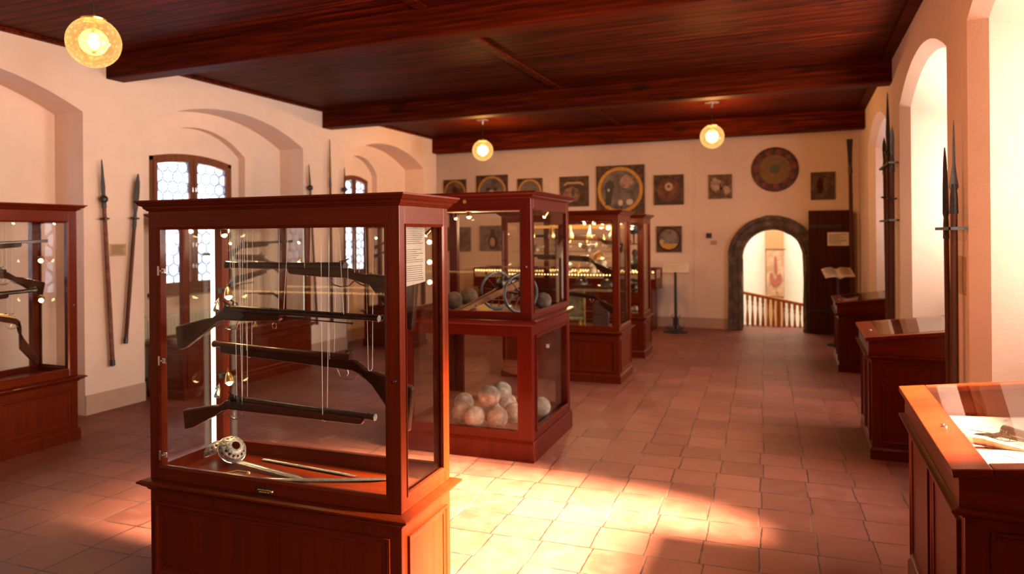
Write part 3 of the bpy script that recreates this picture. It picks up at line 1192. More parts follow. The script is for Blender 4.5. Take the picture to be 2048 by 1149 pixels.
    m_.mould(x0, x1, y0, y1, [(-0.05, zc), (0.004, zc), (0.008, zc + k * 0.12), (ov * 0.35, zc + k * 0.22), (ov * 0.42, zc + k * 0.42), (ov * 0.7, zc + k * 0.52),
                              (ov * 0.86, zc + k * 0.76), (ov, zc + k * 0.84), (ov, zt), (-0.05, zt)])
    m_.build('cornice', wh, root)
    m_ = MB()
    m_.box(x0 - ov + 0.01, x1 + ov - 0.01, y0 - ov + 0.01, y1 + ov - 0.01, zt - 0.011, zt - 0.001)
    m_.build('top_board', wh, root)
    # lock
    m_ = MB()
    m_.cyl((x1 - post * 0.45, y0 + 0.001, zl + 0.42 * (zt - zl)), (x1 - post * 0.45, y0 - 0.006, zl + 0.42 * (zt - zl)), 0.008, 0.007, 14)
    m_.build('lock', 'chrome', root, 0, True)
    return dict(x0=x0, x1=x1, y0=y0, y1=y1, gb=gb, gt=gt, fz=fz, zc=zc)


TH = radians(2.0)


class Frame:
    def __init__(s, ox, oy, th):
        s.o = (ox, oy)
        s.th = th

    def __call__(s, x, y, z):
        c, n = cos(s.th), sin(s.th)
        return (s.o[0] + x * c - y * n, s.o[1] + x * n + y * c, z)


# ---- case A, large foreground vitrine
FA = Frame(-1.46, 2.377, TH)
caseA = thing('display_case', 'large foreground cherry-wood glass case with four suspended guns and swords below', 'display case', FA(0, 0, 0), TH)
gA = case_common(caseA, 1.305, 0.44, 0.535, 1.82, 'cherry', 0.058, 0.075, 0.048, 0.042, 0.042, 0.07, 0.085, floor_z=0.553)
m_ = MB()
m_.box(-0.705, -0.62, -0.003, 0.0005, 0.552, 0.582)
np_ = m_.build('name_plate', 'iron', caseA, 0.001)
m_ = MB()
for i, (a, b_) in enumerate(((-0.695, -0.66), (-0.655, -0.63), (-0.688, -0.650), (-0.645, -0.635))):
    m_.box(a, b_, -0.0045, -0.003, 0.569 - 0.009 * (i // 2), 0.573 - 0.009 * (i // 2))
m_.build('plate_lettering', 'gold', np_)
for z in (1.50, 1.09, 0.66):
    m_ = MB()
    m_.box(-1.244, -1.215, 0.004, 0.012, z - 0.012, z + 0.012)
    m_.box(-1.250, -1.240, -0.004, 0.012, z - 0.022, z + 0.022)
    m_.cyl((-1.232, 0.003, z), (-1.232, -0.003, z), 0.005, n=10)
    m_.build('hinge_clip', 'chrome', caseA, 0.001)
# lit tube beside the rear left post with cable
m_ = MB()
m_.box(-1.276, -1.258, 0.345, 0.358, 0.60, 1.69)
m_.build('light_tube', 'led_tube', caseA)
for z, en in ((1.36, 5), (0.93, 5)):
    m_ = MB()
    m_.cyl((-1.33, 0.39, z + 0.02), (-1.19, 0.39, z + 0.02), 0.005)
    m_.box(-1.25, -1.225, 0.37, 0.41, z + 0.008, z + 0.032)
    m_.build('spotlight_bracket', 'black', caseA)
    spot_head(caseA, (-1.185, 0.37, z - 0.005), (0.35, -0.25, -0.9), 'brass', True, 0.022, en)
    spot_head(caseA, (-1.225, 0.33, z - 0.07), (0.3, -0.6, -0.7), 'steel', False, 0.015)
spot_head(caseA, (-1.20, 0.36, 1.665), (0.4, -0.2, -0.9), 'brass', True, 0.018, 6)
spot_head(caseA, (-0.085, 0.40, 1.655), (-0.6, -0.3, -0.7), 'brass', True, 0.012, 0)
for z in (1.62, 1.53, 1.44):
    m_ = MB()
    m_.sphere((-0.070, 0.395, z), 0.011, 10, 8)
    m_.build('spotlight_bulb', 'spot_e', caseA, 0, True)

# information panel standing behind the side glass
ip = thing('information_panel', 'pale printed text panel behind the right side glass of the foreground case', 'information panel', FA(-0.03, 0.075, 1.44), TH)
m_ = MB()
m_.prism([(0, 0.0), (0.195, 0.012), (0.195, 0.25), (0, 0.25)], 0, 0.003, 'X')
m_.build('sheet', 'sheet_grey', ip)
m_ = MB()
for a, b_, z0, z1 in text_bars(0.19, 0.25, 26, 11, 0.07, None, (8, 9, 17)):
    m_.box(0.0032, 0.0040, a, b_, z0 + 0.006, z1 + 0.005)
m_.build('printed_lines', 'ink', ip)


# ---- long guns
def long_gun(name, label, butt, muzzle, rz, mats=('stock', 'gunmetal'), fore=0.6, hammers=1, ramrod=0.0, dbl=False, drop=0.13,
             butt_h=0.105, lock='percussion', flare=0.0, group=None, threads=None, thread_top=None, thick=0.036, barrel_r=0.012, stk=1.0):
    """root at the muzzle-line origin above the butt; local +x runs from butt to muzzle"""
    bx, mx = Vector(butt), Vector(muzzle)
    d = mx - bx
    L = d.length
    tilt = math.asin(d.z / L)
    root = thing(name, label, 'gun', bx, 0, group, rot=(0, -tilt, atan2(d.y, d.x)))
    k = L / 1.12
    fx = lambda x: x * stk if x <= 0.42 else 0.42 * stk + (x - 0.42) * (1.12 - 0.42 * stk) / 0.70
    q_ = lambda x, z: (fx(x) * k, z * k)
    dp = drop
    prof = [q_(0.0, -dp * 0.62), q_(0.015, -dp * 0.62 - butt_h), q_(0.06, -dp * 0.58 - butt_h * 0.92), q_(0.19, -dp * 0.40 - 0.045), q_(0.245, -0.062), q_(0.29, -0.048), q_(0.40, -0.046),
            q_(fore, -0.034), q_(fore + 0.012, -0.02), q_(fore + 0.01, 0.0), q_(0.33, 0.002), q_(0.285, 0.0), q_(0.25, -0.020), q_(0.222, -dp * 0.20 - 0.010), q_(0.185, -dp * 0.30), q_(0.09, -dp * 0.46)]
    m_ = MB()
    m_.prism(prof, -thick / 2 * k, thick / 2 * k, 'Y')
    m_.build('stock', mats[0], root, 0.009 * k)
    m_ = MB()
    r = barrel_r * k
    ys = (-0.013 * k, 0.013 * k) if dbl else (0,)
    for y in ys:
        m_.lathe([(r * 1.35, fx(0.30) * k), (r * 1.3, fx(0.36) * k), (r * 1.05, fx(0.6) * k), (r, L - 0.03), (r * (1.15 + flare), L - 0.012), (r * (1.25 + flare), L),
                  (r * 0.72, L), (r * 0.70, L - 0.03)], (0, y, 0.006 * k), (1, 0, 0), 16)
    m_.build('barrel', mats[1], root, 0, True)
    m_ = MB()
    m_.lathe([(r * 0.8, L - 0.0005), (r * (1.2 + flare), L), (r * (1.2 + flare), L + 0.0015), (r * 0.8, L + 0.0015)], (0, ys[0], 0.006 * k), (1, 0, 0), 16)
    m_.build('muzzle_ring', 'silver', root, 0, True)
    # lock
    s = -thick / 2 * k - 0.002
    m_ = MB()
    m_.prism([q_(0.27, -0.008), q_(0.29, -0.034), q_(0.40, -0.034), q_(0.42, -0.02), q_(0.40, -0.004), q_(0.30, -0.002)], s - 0.003, s + 0.003, 'Y')
    for hh in range(hammers):
        yy = s - 0.006 + hh * (thick * k + 0.012)
        m_.tube([(fx(0.315) * k, yy, -0.015 * k), (fx(0.305) * k, yy, 0.012 * k), (fx(0.318) * k, yy, 0.034 * k), (fx(0.338) * k, yy, 0.030 * k), (fx(0.342) * k, yy, 0.016 * k)],
                [0.007 * k, 0.006 * k, 0.005 * k, 0.006 * k, 0.004 * k], 6)
        m_.tube([(fx(0.318) * k, yy, 0.034 * k), (fx(0.300) * k, yy, 0.045 * k)], 0.004 * k, 6)
    if lock == 'flint':
        m_.box(fx(0.365) * k, 0.372 * k, s - 0.014, s, 0.0, 0.035 * k)
        m_.cyl((fx(0.36) * k, s - 0.006, -0.006 * k), (fx(0.39) * k, s - 0.006, -0.004 * k), 0.007 * k, n=8)
    m_.build('lock', 'iron', root, 0.001)
    m_ = MB()
    m_.tube([q3 for q3 in ((fx(0.26) * k, 0, -0.062 * k), (fx(0.285) * k, 0, -0.088 * k), (fx(0.32) * k, 0, -0.094 * k), (fx(0.352) * k, 0, -0.084 * k), (fx(0.368) * k, 0, -0.048 * k))], 0.0035 * k, 6)
    m_.tube([(fx(0.262) * k, 0, -0.060 * k), (fx(0.235) * k, 0, -0.080 * k), (fx(0.205) * k, 0, -0.088 * k)], 0.0035 * k, 6)
    m_.tube([(fx(0.318) * k, 0, -0.045 * k), (fx(0.312) * k, 0, -0.065 * k), (fx(0.318) * k, 0, -0.078 * k)], 0.003 * k, 6)
    m_.build('trigger_guard', 'steel' if mats[1] != 'brass' else 'brass', root, 0, True)
    if ramrod:
        m_ = MB()
        m_.cyl((fore * k - 0.01, 0, -0.018 * k), (ramrod * k, 0, -0.024 * k), 0.003 * k, n=8)
        m_.sphere((ramrod * k, 0, -0.024 * k), 0.006 * k, 8, 6)
        m_.build('ramrod', 'iron', root, 0, True)
        m_ = MB()
        a_ = [(fore * k - 0.03 + 0.012 * sin(t_), 0, -0.045 * k - 0.012 + 0.014 * cos(t_)) for t_ in [2 * pi * i / 12 for i in range(12)]]
        m_.tube(a_, 0.0018, 6, True)
        m_.build('sling_ring', 'silver', root)
    m_ = MB()
    m_.box(0.55 * k, 0.555 * k, -0.004, 0.004, r, r + 0.010)
    m_.build('rear_sight', 'iron', root)
    m_ = MB()
    m_.box(L - 0.035, L - 0.03, -0.002, 0.002, r, r + 0.009)
    m_.build('front_sight', 'iron', root)
    if threads:
        inv = (Matrix.Translation(bx) @ root.rotation_euler.to_matrix().to_4x4()).inverted()
        for (x, off) in threads:
            low = Vector((x, 0, -0.045 * k if x < fore * k else -r))
            wl = (Matrix.Translation(bx) @ root.rotation_euler.to_matrix().to_4x4()) @ low
            for s2 in (-1, 1):
                w0 = wl + Vector((0, s2 * 0.016, 0.01))
                w1 = Vector((wl.x + off + s2 * 0.006, wl.y + s2 * 0.022, thread_top))
                m_ = MB()
                m_.tube([inv @ wl, inv @ w0, inv @ w1], 0.0009, 5)
                m_.build('hanging_thread', 'thread', root)
    return root


ztop = 1.69
# gun 1: muzzle left, butt right hidden by post, heavy dark
long_gun('long_gun', 'dark percussion shotgun hung topmost in the foreground case, muzzle pointing left', FA(-0.06, 0.26, 1.505), FA(-1.075, 0.24, 1.512), 0,
         ('stock', 'gunmetal'), 0.62, 1, 0, False, 0.09, 0.24, threads=[(0.30, 0.012), (0.56, 0.0), (0.98, 0.01)], thread_top=ztop, thick=0.045, barrel_r=0.017, stk=1.32)
long_gun('long_gun', 'double-hammer percussion gun with ramrod, second from top in the foreground case', FA(-1.268, 0.13, 1.323), FA(-0.160, 0.12, 1.300), 0,
         ('stock', 'gunmetal'), 0.60, 2, 0.98, True, 0.15, 0.115, threads=[(0.36, -0.01), (0.60, 0.02), (0.94, -0.012)], thread_top=ztop)
long_gun('long_gun', 'slender musket tilted downward to the right, third from top in the foreground case', FA(-0.075, 0.26, 1.085), FA(-1.165, 0.25, 1.128), 0,
         ('stock', 'stock2'), 1.06, 1, 0, False, 0.15, 0.20, threads=[(0.22, 0.0), (0.42, 0.01), (0.88, 0.0)], thread_top=ztop, barrel_r=0.014, stk=1.10)
long_gun('long_gun', 'red-brown stocked rifle hung lowest in the foreground case', FA(-1.268, 0.17, 0.903), FA(-0.215, 0.16, 0.872), 0,
         ('stock2', 'gunmetal'), 1.05, 1, 0, False, 0.13, 0.10, 'flint', threads=[(0.33, 0.0), (0.36, -0.004), (0.80, 0.01)], thread_top=ztop, barrel_r=0.0135)


# ---- swords on the floor of case A
def sword(label, a, b, z, width=0.022, curve=0.0, mat='steel', hilt='simple', bladez=0.0, z2=None):
    a, b = Vector((a[0], a[1], z)), Vector((b[0], b[1], z2 if z2 is not None else z))
    d = b - a
    L = d.length
    r = thing('sword', label, 'sword', a, 0, 'swords on the floor of the foreground case', rot=(0, -math.asin(d.z / L), atan2(d.y, d.x)))
    m_ = MB()
    N = 14
    rows = []
    for i in range(N + 1):
        t_ = i / N
        x = 0.0 + L * t_
        c = curve * 4 * t_ * (1 - t_)
        w = width / 2 * (1 if t_ < 0.85 else max(0.08, (1 - t_) / 0.15))
        th = 0.0022
        rows.append([m_.b.verts.new(p) for p in ((x, c - w, 0), (x, c - w * 0.25, th), (x, c, th * 0.3), (x, c + w * 0.25, th), (x, c + w, 0), (x, c, -th))])
    m_.skin(rows)
    m_.build('blade', mat, r)
    if hilt == 'simple':
        m_ = MB()
        m_.tube([(0, -0.045, 0.004), (0, 0, 0.006), (0, 0.045, 0.004)], 0.006, 8)
        m_.sphere((0, 0.05, 0.004), 0.009, 10, 8)
        m_.sphere((0, -0.05, 0.004), 0.009, 10, 8)
        m_.tube([(0, 0.045, 0.01), (-0.05, 0.05, 0.014), (-0.10, 0.02, 0.012)], 0.004, 6)
        m_.build('guard', 'brass', r, 0, True)
        m_ = MB()
        m_.lathe([(0.011, 0), (0.013, 0.03), (0.014, 0.06), (0.011, 0.09), (0.016, 0.105), (0.010, 0.12)], (0, 0, 0.006), (-1, 0, 0), 12)
        m_.build('grip', 'leather', r, 0, True)
    elif hilt == 'basket':
        # pierced bowl guards of a basket hilt: two domed lattice shells
        for (cx_, cyy, cz_, R, ax, nm) in ((-0.01, 0.01, 0.042, 0.068, Vector((0.75, -0.1, 0.62)), 'basket_guard'), (-0.085, -0.015, 0.030, 0.062, Vector((-0.35, -0.2, 0.9)), 'bowl_guard')):
            m_ = MB()
            ax = ax.normalized()
            u = ax.orthogonal().normalized()
            v = ax.cross(u)
            ce = Vector((cx_, cyy, cz_))
            n1, n2 = 28, 7
            rows = []
            for j in range(n2):
                th = radians(18 + 72 * j / (n2 - 1))
                rows.append([m_.b.verts.new(ce + (u * cos(2 * pi * i / n1) + v * sin(2 * pi * i / n1)) * R * sin(th) + ax * R * 0.75 * cos(th)) for i in range(n1)])
            for j in range(n2 - 1):
                for i in range(n1):
                    if j in (2, 4) and i % 2 == 0:
                        continue
                    i2 = (i + 1) % n1
                    m_.b.faces.new((rows[j][i], rows[j][i2], rows[j + 1][i2], rows[j + 1][i]))
            o = m_.build(nm, 'pierced', r, 0, True)
            md = o.modifiers.new('solid', 'SOLIDIFY')
            md.thickness = 0.003
            m_ = MB()
            m_.tube([ce + (u * cos(2 * pi * i / 24) + v * sin(2 * pi * i / 24)) * R for i in range(24)], 0.004, 6, True)
            m_.build('guard_rim', 'silver', o, 0, True)
        m_ = MB()
        m_.lathe([(0.012, 0), (0.014, 0.04), (0.012, 0.08), (0.018, 0.095), (0.012, 0.11)], (-0.01, 0.01, 0.030), (-0.8, 0.2, -0.1), 12)
        m_.build('grip', 'leather', r, 0, True)
    return r


sword('short broad-bladed sword with a pierced basket hilt in the foreground case', (-2.545, 2.600), (-2.050, 2.540), 0.578, 0.040, 0.0, 'steel', 'basket', z2=0.562)
sword('straight blade lying along the rear of the foreground case floor', (-2.44, 2.70), (-1.85, 2.66), 0.562, 0.024, 0.0, 'steel', 'none')
sword('long slightly curved sabre with small brass guard in the foreground case', (-2.325, 2.450), (-1.66, 2.70), 0.565, 0.034, -0.02, 'steel', 'simple')
sword('dark narrow sabre in scabbard nearest the front glass of the foreground case', (-2.09, 2.405), (-1.62, 2.47), 0.562, 0.020, 0.012, 'gunmetal', 'simple')


# ---- case E with cannon above and stone balls below
FE = Frame(-1.80, 4.725, TH)
caseE = thing('display_case', 'tall dark red case with model cannon above and stone balls in its glazed base', 'display case', FE(0, 0, 0), TH)
gE = case_common(caseE, 1.10, 1.0, 1.02, 1.965, 'mahog', 0.075, 0.075, 0.05, 0.055, 0.05, 0.055, 0.055, lower='glass', plinth=0.13, floor_z=1.045)
spot_head(caseE, (-0.62, 0.30, 1.80), (0.1, -0.2, -1), 'brass', True, 0.022, 0)
spot_head(caseE, (-0.06, 0.52, 1.795), (-0.5, -0.2, -0.8), 'brass', True, 0.018, 0)
spot_head(caseE, (-0.97, 0.80, 1.80), (0.5, -0.2, -0.8), 'brass', True, 0.016, 0)
m_ = MB()
m_.cyl((-0.95, 0.30, 1.838), (-0.15, 0.30, 1.838), 0.008)
m_.build('light_rail', 'white_plastic', caseE)
m_ = MB()
m_.box(-0.012, 0.012, 0, 0.012, 0.66, 0.69, Matrix.Translation((-0.175, 0.93, 0.02)))
m_.build('socket', 'white_plastic', caseE)
m_ = MB()
m_.cyl((-0.52, 0.0005, 1.90), (-0.52, -0.005, 1.90), 0.014, n=16)
m_.build('lock_rosette', 'brass', caseE, 0, True)


def rough_ball(label, c, r, seed, mat='ballstone', grp='stone balls in the red case'):
    rn = random.Random(seed)
    m_ = MB()
    m_.sphere((0, 0, 0), r, 26, 16, 0.022, rn, (1, 1, rn.uniform(0.95, 1.0)))
    o = m_.build('stone_ball', mat, None, 0, True)
    o.location = c
    o.rotation_euler = (rn.uniform(0, 3), rn.uniform(0, 3), rn.uniform(0, 3))
    return tag(o, label, 'stone ball', grp)


BL = [((-2.305, 4.815, 0.265), 'front left grey stone ball in the glazed base of the red cannon case'),
      ((-2.135, 4.860, 0.265), 'front centre pitted stone ball directly below the topmost pair'),
      ((-2.070, 5.020, 0.265), 'rightmost stone ball of the front row in the red case base'),
      ((-2.452, 4.900, 0.262), 'stone ball half hidden behind the front left ball at the left of the row'),
      ((-2.588, 5.204, 0.262), 'rear left dim stone ball in the far corner of the red case base'),
      ((-2.248, 5.310, 0.262), 'dim stone ball at the rear right beneath the topmost pair'),
      ((-2.250, 5.010, 0.265), 'stone ball hidden in the middle supporting the topmost pair'),
      ((-1.945, 5.290, 0.262), 'stone ball seen through the side glass of the red case base')]
for i, (c, lb) in enumerate(BL):
    rough_ball(lb, c, 0.082, 20 + i)
rough_ball('large pale topmost stone ball of the heap in the red case base', (-2.235, 4.925, 0.402), 0.088, 41)
rough_ball('stone ball resting behind the topmost pale one of the heap', (-2.205, 5.105, 0.405), 0.080, 42)
for i, (c, lb) in enumerate([((-2.606, 5.352, 1.125), 'brown stone ball behind the cannon trail, upper one, in the red case'),
                             ((-2.640, 5.14, 1.117), 'brown stone ball farther left behind the cannon trail in the red case'),
                             ((-1.925, 5.320, 1.114), 'stone ball behind the near cannon wheel at the right rear of the red case')]):
    rough_ball(lb, c, (0.078, 0.070, 0.068)[i], 60 + i, 'brownstone')

# ---- model cannon on its trail carriage
RM = Matrix.Rotation(radians(0), 4, 'Z')
ax_dir = (Vector((-2.282, 5.204, 0)) - Vector((-1.985, 4.985, 0))).normalized()   # axle, near wheel to far wheel
tr_dir = Vector((ax_dir.y * -1, ax_dir.x, 0))
if tr_dir.y > 0:
    tr_dir = -tr_dir
R_W = 0.155
zfl = 1.046
nearW = Vector((-1.985, 4.985, zfl + R_W))
farW = Vector((-2.275, 5.199, zfl + R_W))
mid = (nearW + farW) / 2
cn = thing('model_cannon', 'dark bronze model cannon on a grey two-wheeled trail carriage in the red case', 'cannon', (mid.x, mid.y, zfl), 0)
off = Vector((mid.x, mid.y, zfl))
for W_ in (nearW, farW):
    c = W_ - off
    m_ = MB()
    u, v = tr_dir, Vector((0, 0, 1))
    rim = [c + (u * cos(a) + v * sin(a)) * (R_W - 0.010) for a in [2 * pi * i / 40 for i in range(40)]]
    m_.tube(rim, 0.011, 8, True)
    w = m_.build('wheel', 'wheel', cn, 0, True)
    m_ = MB()
    m_.tube([c + (u * cos(a) + v * sin(a)) * (R_W - 0.003) for a in [2 * pi * i / 40 for i in range(40)]], 0.0065, 6, True)
    m_.build('iron_tyre', 'gunmetal', w, 0, True)
    m_ = MB()
    for i in range(10):
        a = 2 * pi * (i + 0.3) / 10
        m_.cyl(c + (u * cos(a) + v * sin(a)) * 0.02, c + (u * cos(a) + v * sin(a)) * (R_W - 0.015), 0.006, 0.005, 8)
    m_.build('spokes', 'pole', w, 0, True)
    m_ = MB()
    m_.lathe([(0.012, -0.035), (0.022, -0.025), (0.028, 0), (0.022, 0.025), (0.012, 0.035)], c, ax_dir, 14)
    m_.build('hub', 'iron', w, 0, True)
m_ = MB()
m_.cyl(nearW - off, farW - off, 0.012)
m_.build('axle', 'iron', cn)
tail = Vector((-2.42, 4.77, zfl + 0.018)) - off
for s_ in (-1, 1):
    m_ = MB()
    o_ = ax_dir * 0.045 * s_
    p1 = Vector((0, 0, R_W + 0.075)) - tr_dir * 0.09 + o_
    t0 = tail + ax_dir * 0.022 * s_
    d = (t0 - p1)
    side = ax_dir * 0.013
    up = Vector((0, 0, 1)) * 0.028
    vs = [m_.b.verts.new(k) for k in (p1 - side - up, p1 + side - up, p1 + side + up, p1 - side + up, t0 - side - up * 0.55, t0 + side - up * 0.55, t0 + side + up * 0.5, t0 - side + up * 0.5)]
    for f in ((0, 1, 2, 3), (7, 6, 5, 4), (0, 4, 5, 1), (1, 5, 6, 2), (2, 6, 7, 3), (3, 7, 4, 0)):
        m_.b.faces.new([vs[i] for i in f])
    m_.build('trail_beam', 'trailwood', cn, 0.003)
m_ = MB()
bd = (-tr_dir + Vector((0, 0, 0.10))).normalized()
m_.lathe([(0.006, -0.135), (0.016, -0.125), (0.010, -0.115), (0.044, -0.105), (0.046, -0.09), (0.040, -0.08), (0.038, 0.02), (0.033, 0.03), (0.030, 0.13), (0.036, 0.14), (0.032, 0.15), (0.018, 0.15), (0.018, 0.10)],
         Vector((0, 0, R_W + 0.075)) - tr_dir * 0.02, bd, 20)
m_.build('barrel', 'gunmetal', cn, 0, True)
m_ = MB()
for f in (0.35, 0.7):
    p = (Vector((0, 0, R_W + 0.02))).lerp(tail, f)
    m_.cyl(p - ax_dir * 0.04, p + ax_dir * 0.04, 0.009)
m_.build('transom', 'iron', cn)

# ---- cases F and G farther back, B, C, D along the left wall
FF = Frame(-1.845, 7.545, TH)
caseF = thing('display_case', 'third glass case in the aisle row, full of brass flasks and silver pieces', 'display case', FF(0, 0, 0), TH)
gF = case_common(caseF, 1.38, 0.68, 0.56, 1.912, 'cherry', 0.065, 0.06, 0.05, 0.055, 0.045, 0.06, floor_z=0.585)
FG = Frame(-1.925, 9.215, TH)
caseG = thing('display_case', 'farthest and smallest-looking glass case in the aisle row before the back wall', 'display case', FG(0, 0, 0), TH)
gG = case_common(caseG, 1.38, 0.60, 0.53, 1.905, 'cherry', 0.065, 0.06, 0.05, 0.055, 0.045, 0.06, floor_z=0.555)
for cs, D_, zs_ in ((caseF, 0.68, (1.585, 1.445, 1.19)), (caseG, 0.60, (1.50, 1.15, 0.86))):
    for z in zs_:
        m_ = MB()
        m_.box(-1.35, -0.03, 0.06, D_ - 0.06, z, z + 0.008)
        m_.build('glass_shelf', 'glass', cs)
    m_ = MB()
    m_.box(-1.30, -0.07, D_ - 0.07, D_ - 0.05, 1.725, 1.76)
    m_.build('light_pelmet', m_emit('warm_strip', (1.0, 0.36, 0.06), 1.1) if cs is caseF else bpy.data.materials['warm_strip'], cs)
    led_rows(cs, -1.30, -0.08, 0.05, 1.192 if cs is caseF else 1.157, 0.036, 'led_strip', 0.0055)
    for i, x in enumerate((-1.1, -0.72, -0.45, -0.3, -0.09)):
        spot_head(cs, (x, 0.12 + 0.07 * (i % 3), 1.775), (0.2, 0.3, -0.9), 'brass', True, 0.017, 0)
for (cs, x, y, z, e) in ((caseF, -0.45, 0.22, 1.75, 42), (caseG, -0.4, 0.22, 1.76, 24), (caseE, -0.62, 0.33, 1.74, 6)):
    ld = bpy.data.lights.new('case_spot', 'POINT')
    ld.energy = e
    ld.color = (1.0, 0.68, 0.32)
    ld.shadow_soft_size = 0.03
    lo = bpy.data.objects.new('case_spot', ld)
    COL.objects.link(lo)
    lo.parent = cs
    lo.location = (x, y, z)

R90 = radians(90)
FB = Frame(-5.50, 3.955, R90)
caseB = thing('display_case', 'left-edge cherry-wood glass case holding suspended old guns, cut off by the frame', 'display case', FB(0, 0, 0), R90)
gB = case_common(caseB, 1.55, 0.50, 0.515, 1.925, 'cherry', 0.07, 0.085, 0.05, 0.055, 0.05, 0.07, floor_z=0.545)
FC = Frame(-5.78, 7.28, R90)
caseC = thing('display_case', 'long glass case standing in the middle window niche behind the foreground case', 'display case', FC(0, 0, 0), R90)
gC = case_common(caseC, 2.0, 0.46, 0.55, 1.90, 'cherry', 0.07, 0.07, 0.05, 0.055, 0.05, 0.06, floor_z=0.575)
FD = Frame(-5.25, 8.87, 0)
caseD = thing('display_case', 'dark glass case by the third niche, seen through the foreground case', 'display case', FD(0, 0, 0), 0)
gD = case_common(caseD, 0.82, 0.42, 0.53, 1.90, 'cherry', 0.06, 0.07, 0.05, 0.055, 0.05, 0.06, floor_z=0.555)
spot_head(caseB, (-0.06, 0.35, 1.47), (-0.7, -0.5, -0.4), 'brass', True, 0.022, 4)
spot_head(caseB, (-0.06, 0.35, 1.14), (-0.7, -0.5, -0.4), 'brass', True, 0.022, 4)
spot_head(caseB, (-0.10, 0.12, 1.78), (-0.3, 0.2, -1), 'brass', True, 0.014)
spot_head(caseB, (-0.42, 0.12, 1.78), (-0.3, 0.2, -1), 'brass', True, 0.014)
for z in (1.58, 1.33):
    spot_head(caseC, (-0.10, 0.10, z), (-0.6, 0.2, -0.7), 'brass', True, 0.020, 3)
    spot_head(caseC, (-0.95, 0.40, z), (-0.4, -0.3, -0.7), 'brass', True, 0.018)
m_ = MB()
m_.box(-0.045, -0.035, 0.07, 0.08, 0.70, 1.75)
m_.build('light_tube', 'led_tube', caseC)
for z in (1.62, 1.36):
    spot_head(caseD, (-0.73, 0.20, z), (0.6, -0.4, -0.6), 'brass', True, 0.018)
    spot_head(caseD, (-0.45, 0.20, z - 0.03), (0.6, -0.4, -0.6), 'brass', True, 0.016)
m_ = MB()
m_.sphere((-0.45, 0.2, 0.615), 0.07, 16, 10)
tag(m_.build('stone_ball', 'ballstone', None, 0, True), 'small dark stone ball on the floor of the case by the third niche', 'stone ball').location = FD(0, 0, 0)


def PB(y, z, x=-5.75):
    return (x, y, z)


gg = 'guns hung in the left-edge case'
long_gun('long_gun', 'thin straight gun barrel hung topmost in the left-edge case', PB(2.75, 1.585), PB(3.88, 1.628), 0, ('stock', 'steel'), 0.9, 1, group=gg,
         threads=[(0.7, 0), (0.95, 0.01)], thread_top=1.78, barrel_r=0.011)
long_gun('long_gun', 'gun with broad dark butt pointing away, second in the left-edge case', PB(3.86, 1.37), PB(2.70, 1.45), 0, ('stock', 'gunmetal'), 0.6, 1, group=gg,
         threads=[(0.35, 0), (0.5, 0.01)], thread_top=1.78, drop=0.12)
long_gun('long_gun', 'heavy dark barrel with wide muzzle, third in the left-edge case', PB(2.60, 1.20, -5.66), PB(3.72, 1.235, -5.66), 0, ('stock', 'gunmetal'), 0.9, 1, group=gg,
         flare=0.35, barrel_r=0.016, threads=[(0.8, 0)], thread_top=1.78)
long_gun('long_gun', 'brass-toned flintlock with strongly curved butt, lowest in the left-edge case', PB(3.88, 0.95), PB(2.90, 1.22), 0, ('stock2', 'brass'), 0.8, 1, 0, False, 0.52, 0.045, 'flint',
         group=gg, threads=[(0.3, 0), (0.6, 0)], thread_top=1.78)
gg = 'guns hung in the window niche case'


def PC(y, z, x=-6.0):
    return (x, y, z)


long_gun('long_gun', 'short dark flintlock hung highest in the window niche case', PC(6.0, 1.56), PC(7.18, 1.585), 0, ('stock', 'gunmetal'), 0.7, 1, 0, False, 0.14, 0.10, 'flint', group=gg, barrel_r=0.014)
long_gun('long_gun', 'brown stocked gun pointing left with brass lock in the window niche case', PC(7.02, 1.39), PC(5.75, 1.46), 0, ('stock2', 'gunmetal'), 0.7, 1, group=gg)
long_gun('long_gun', 'long gun tilted upward to the right, middle of the window niche case', PC(5.85, 1.12), PC(7.12, 1.31), 0, ('stock', 'gunmetal'), 0.75, 1, group=gg)
long_gun('pistol', 'short-barrelled brown pistol in the window niche case', PC(5.95, 1.09), PC(6.50, 1.11), 0, ('stock2', 'gunmetal'), 0.7, 1, group=gg)
long_gun('pistol', 'slim flintlock pistol near the bottom of the window niche case', PC(7.0, 0.96), PC(6.35, 0.99), 0, ('stock2', 'gunmetal'), 0.7, 1, group=gg)
long_gun('long_gun', 'short gun hung in the dark case by the third niche', (-6.0, 9.05, 1.55), (-5.35, 9.05, 1.56), 0, ('stock', 'gunmetal'), 0.7)
long_gun('long_gun', 'lower short gun hung in the dark case by the third niche', (-6.0, 9.05, 1.42), (-5.35, 9.05, 1.40), 0, ('stock', 'gunmetal'), 0.7)
# small objects on the floor of the niche case
for i, (y, s_) in enumerate(((5.75, 0.03), (6.15, 0.022), (6.45, 0.028), (6.85, 0.02))):
    m_ = MB()
    m_.lathe([(s_, 0), (s_ * 1.2, 0.02), (s_ * 0.6, 0.05), (s_ * 0.3, 0.07), (s_ * 0.4, 0.085)], n=14)
    o = m_.build('powder_flask', 'iron' if i % 2 else 'brass', None, 0, True)
    o.location = (-5.93, y, 0.5755)
    tag(o, ['nearest small brass powder flask', 'small dark powder flask second from the near end', 'brass powder flask third along', 'dark powder flask at the far end'][i] + ' on the niche case floor', 'powder flask', 'flasks in the window niche case')


# ---- treasures in the third case
def lathe_thing(name, label, cat, loc, prof, mat, group=None, extra=None):
    m_ = MB()
    m_.lathe(prof, n=18)
    o = m_.build(name, mat, None, 0, True)
    o.location = loc
    return tag(o, label, cat, group)


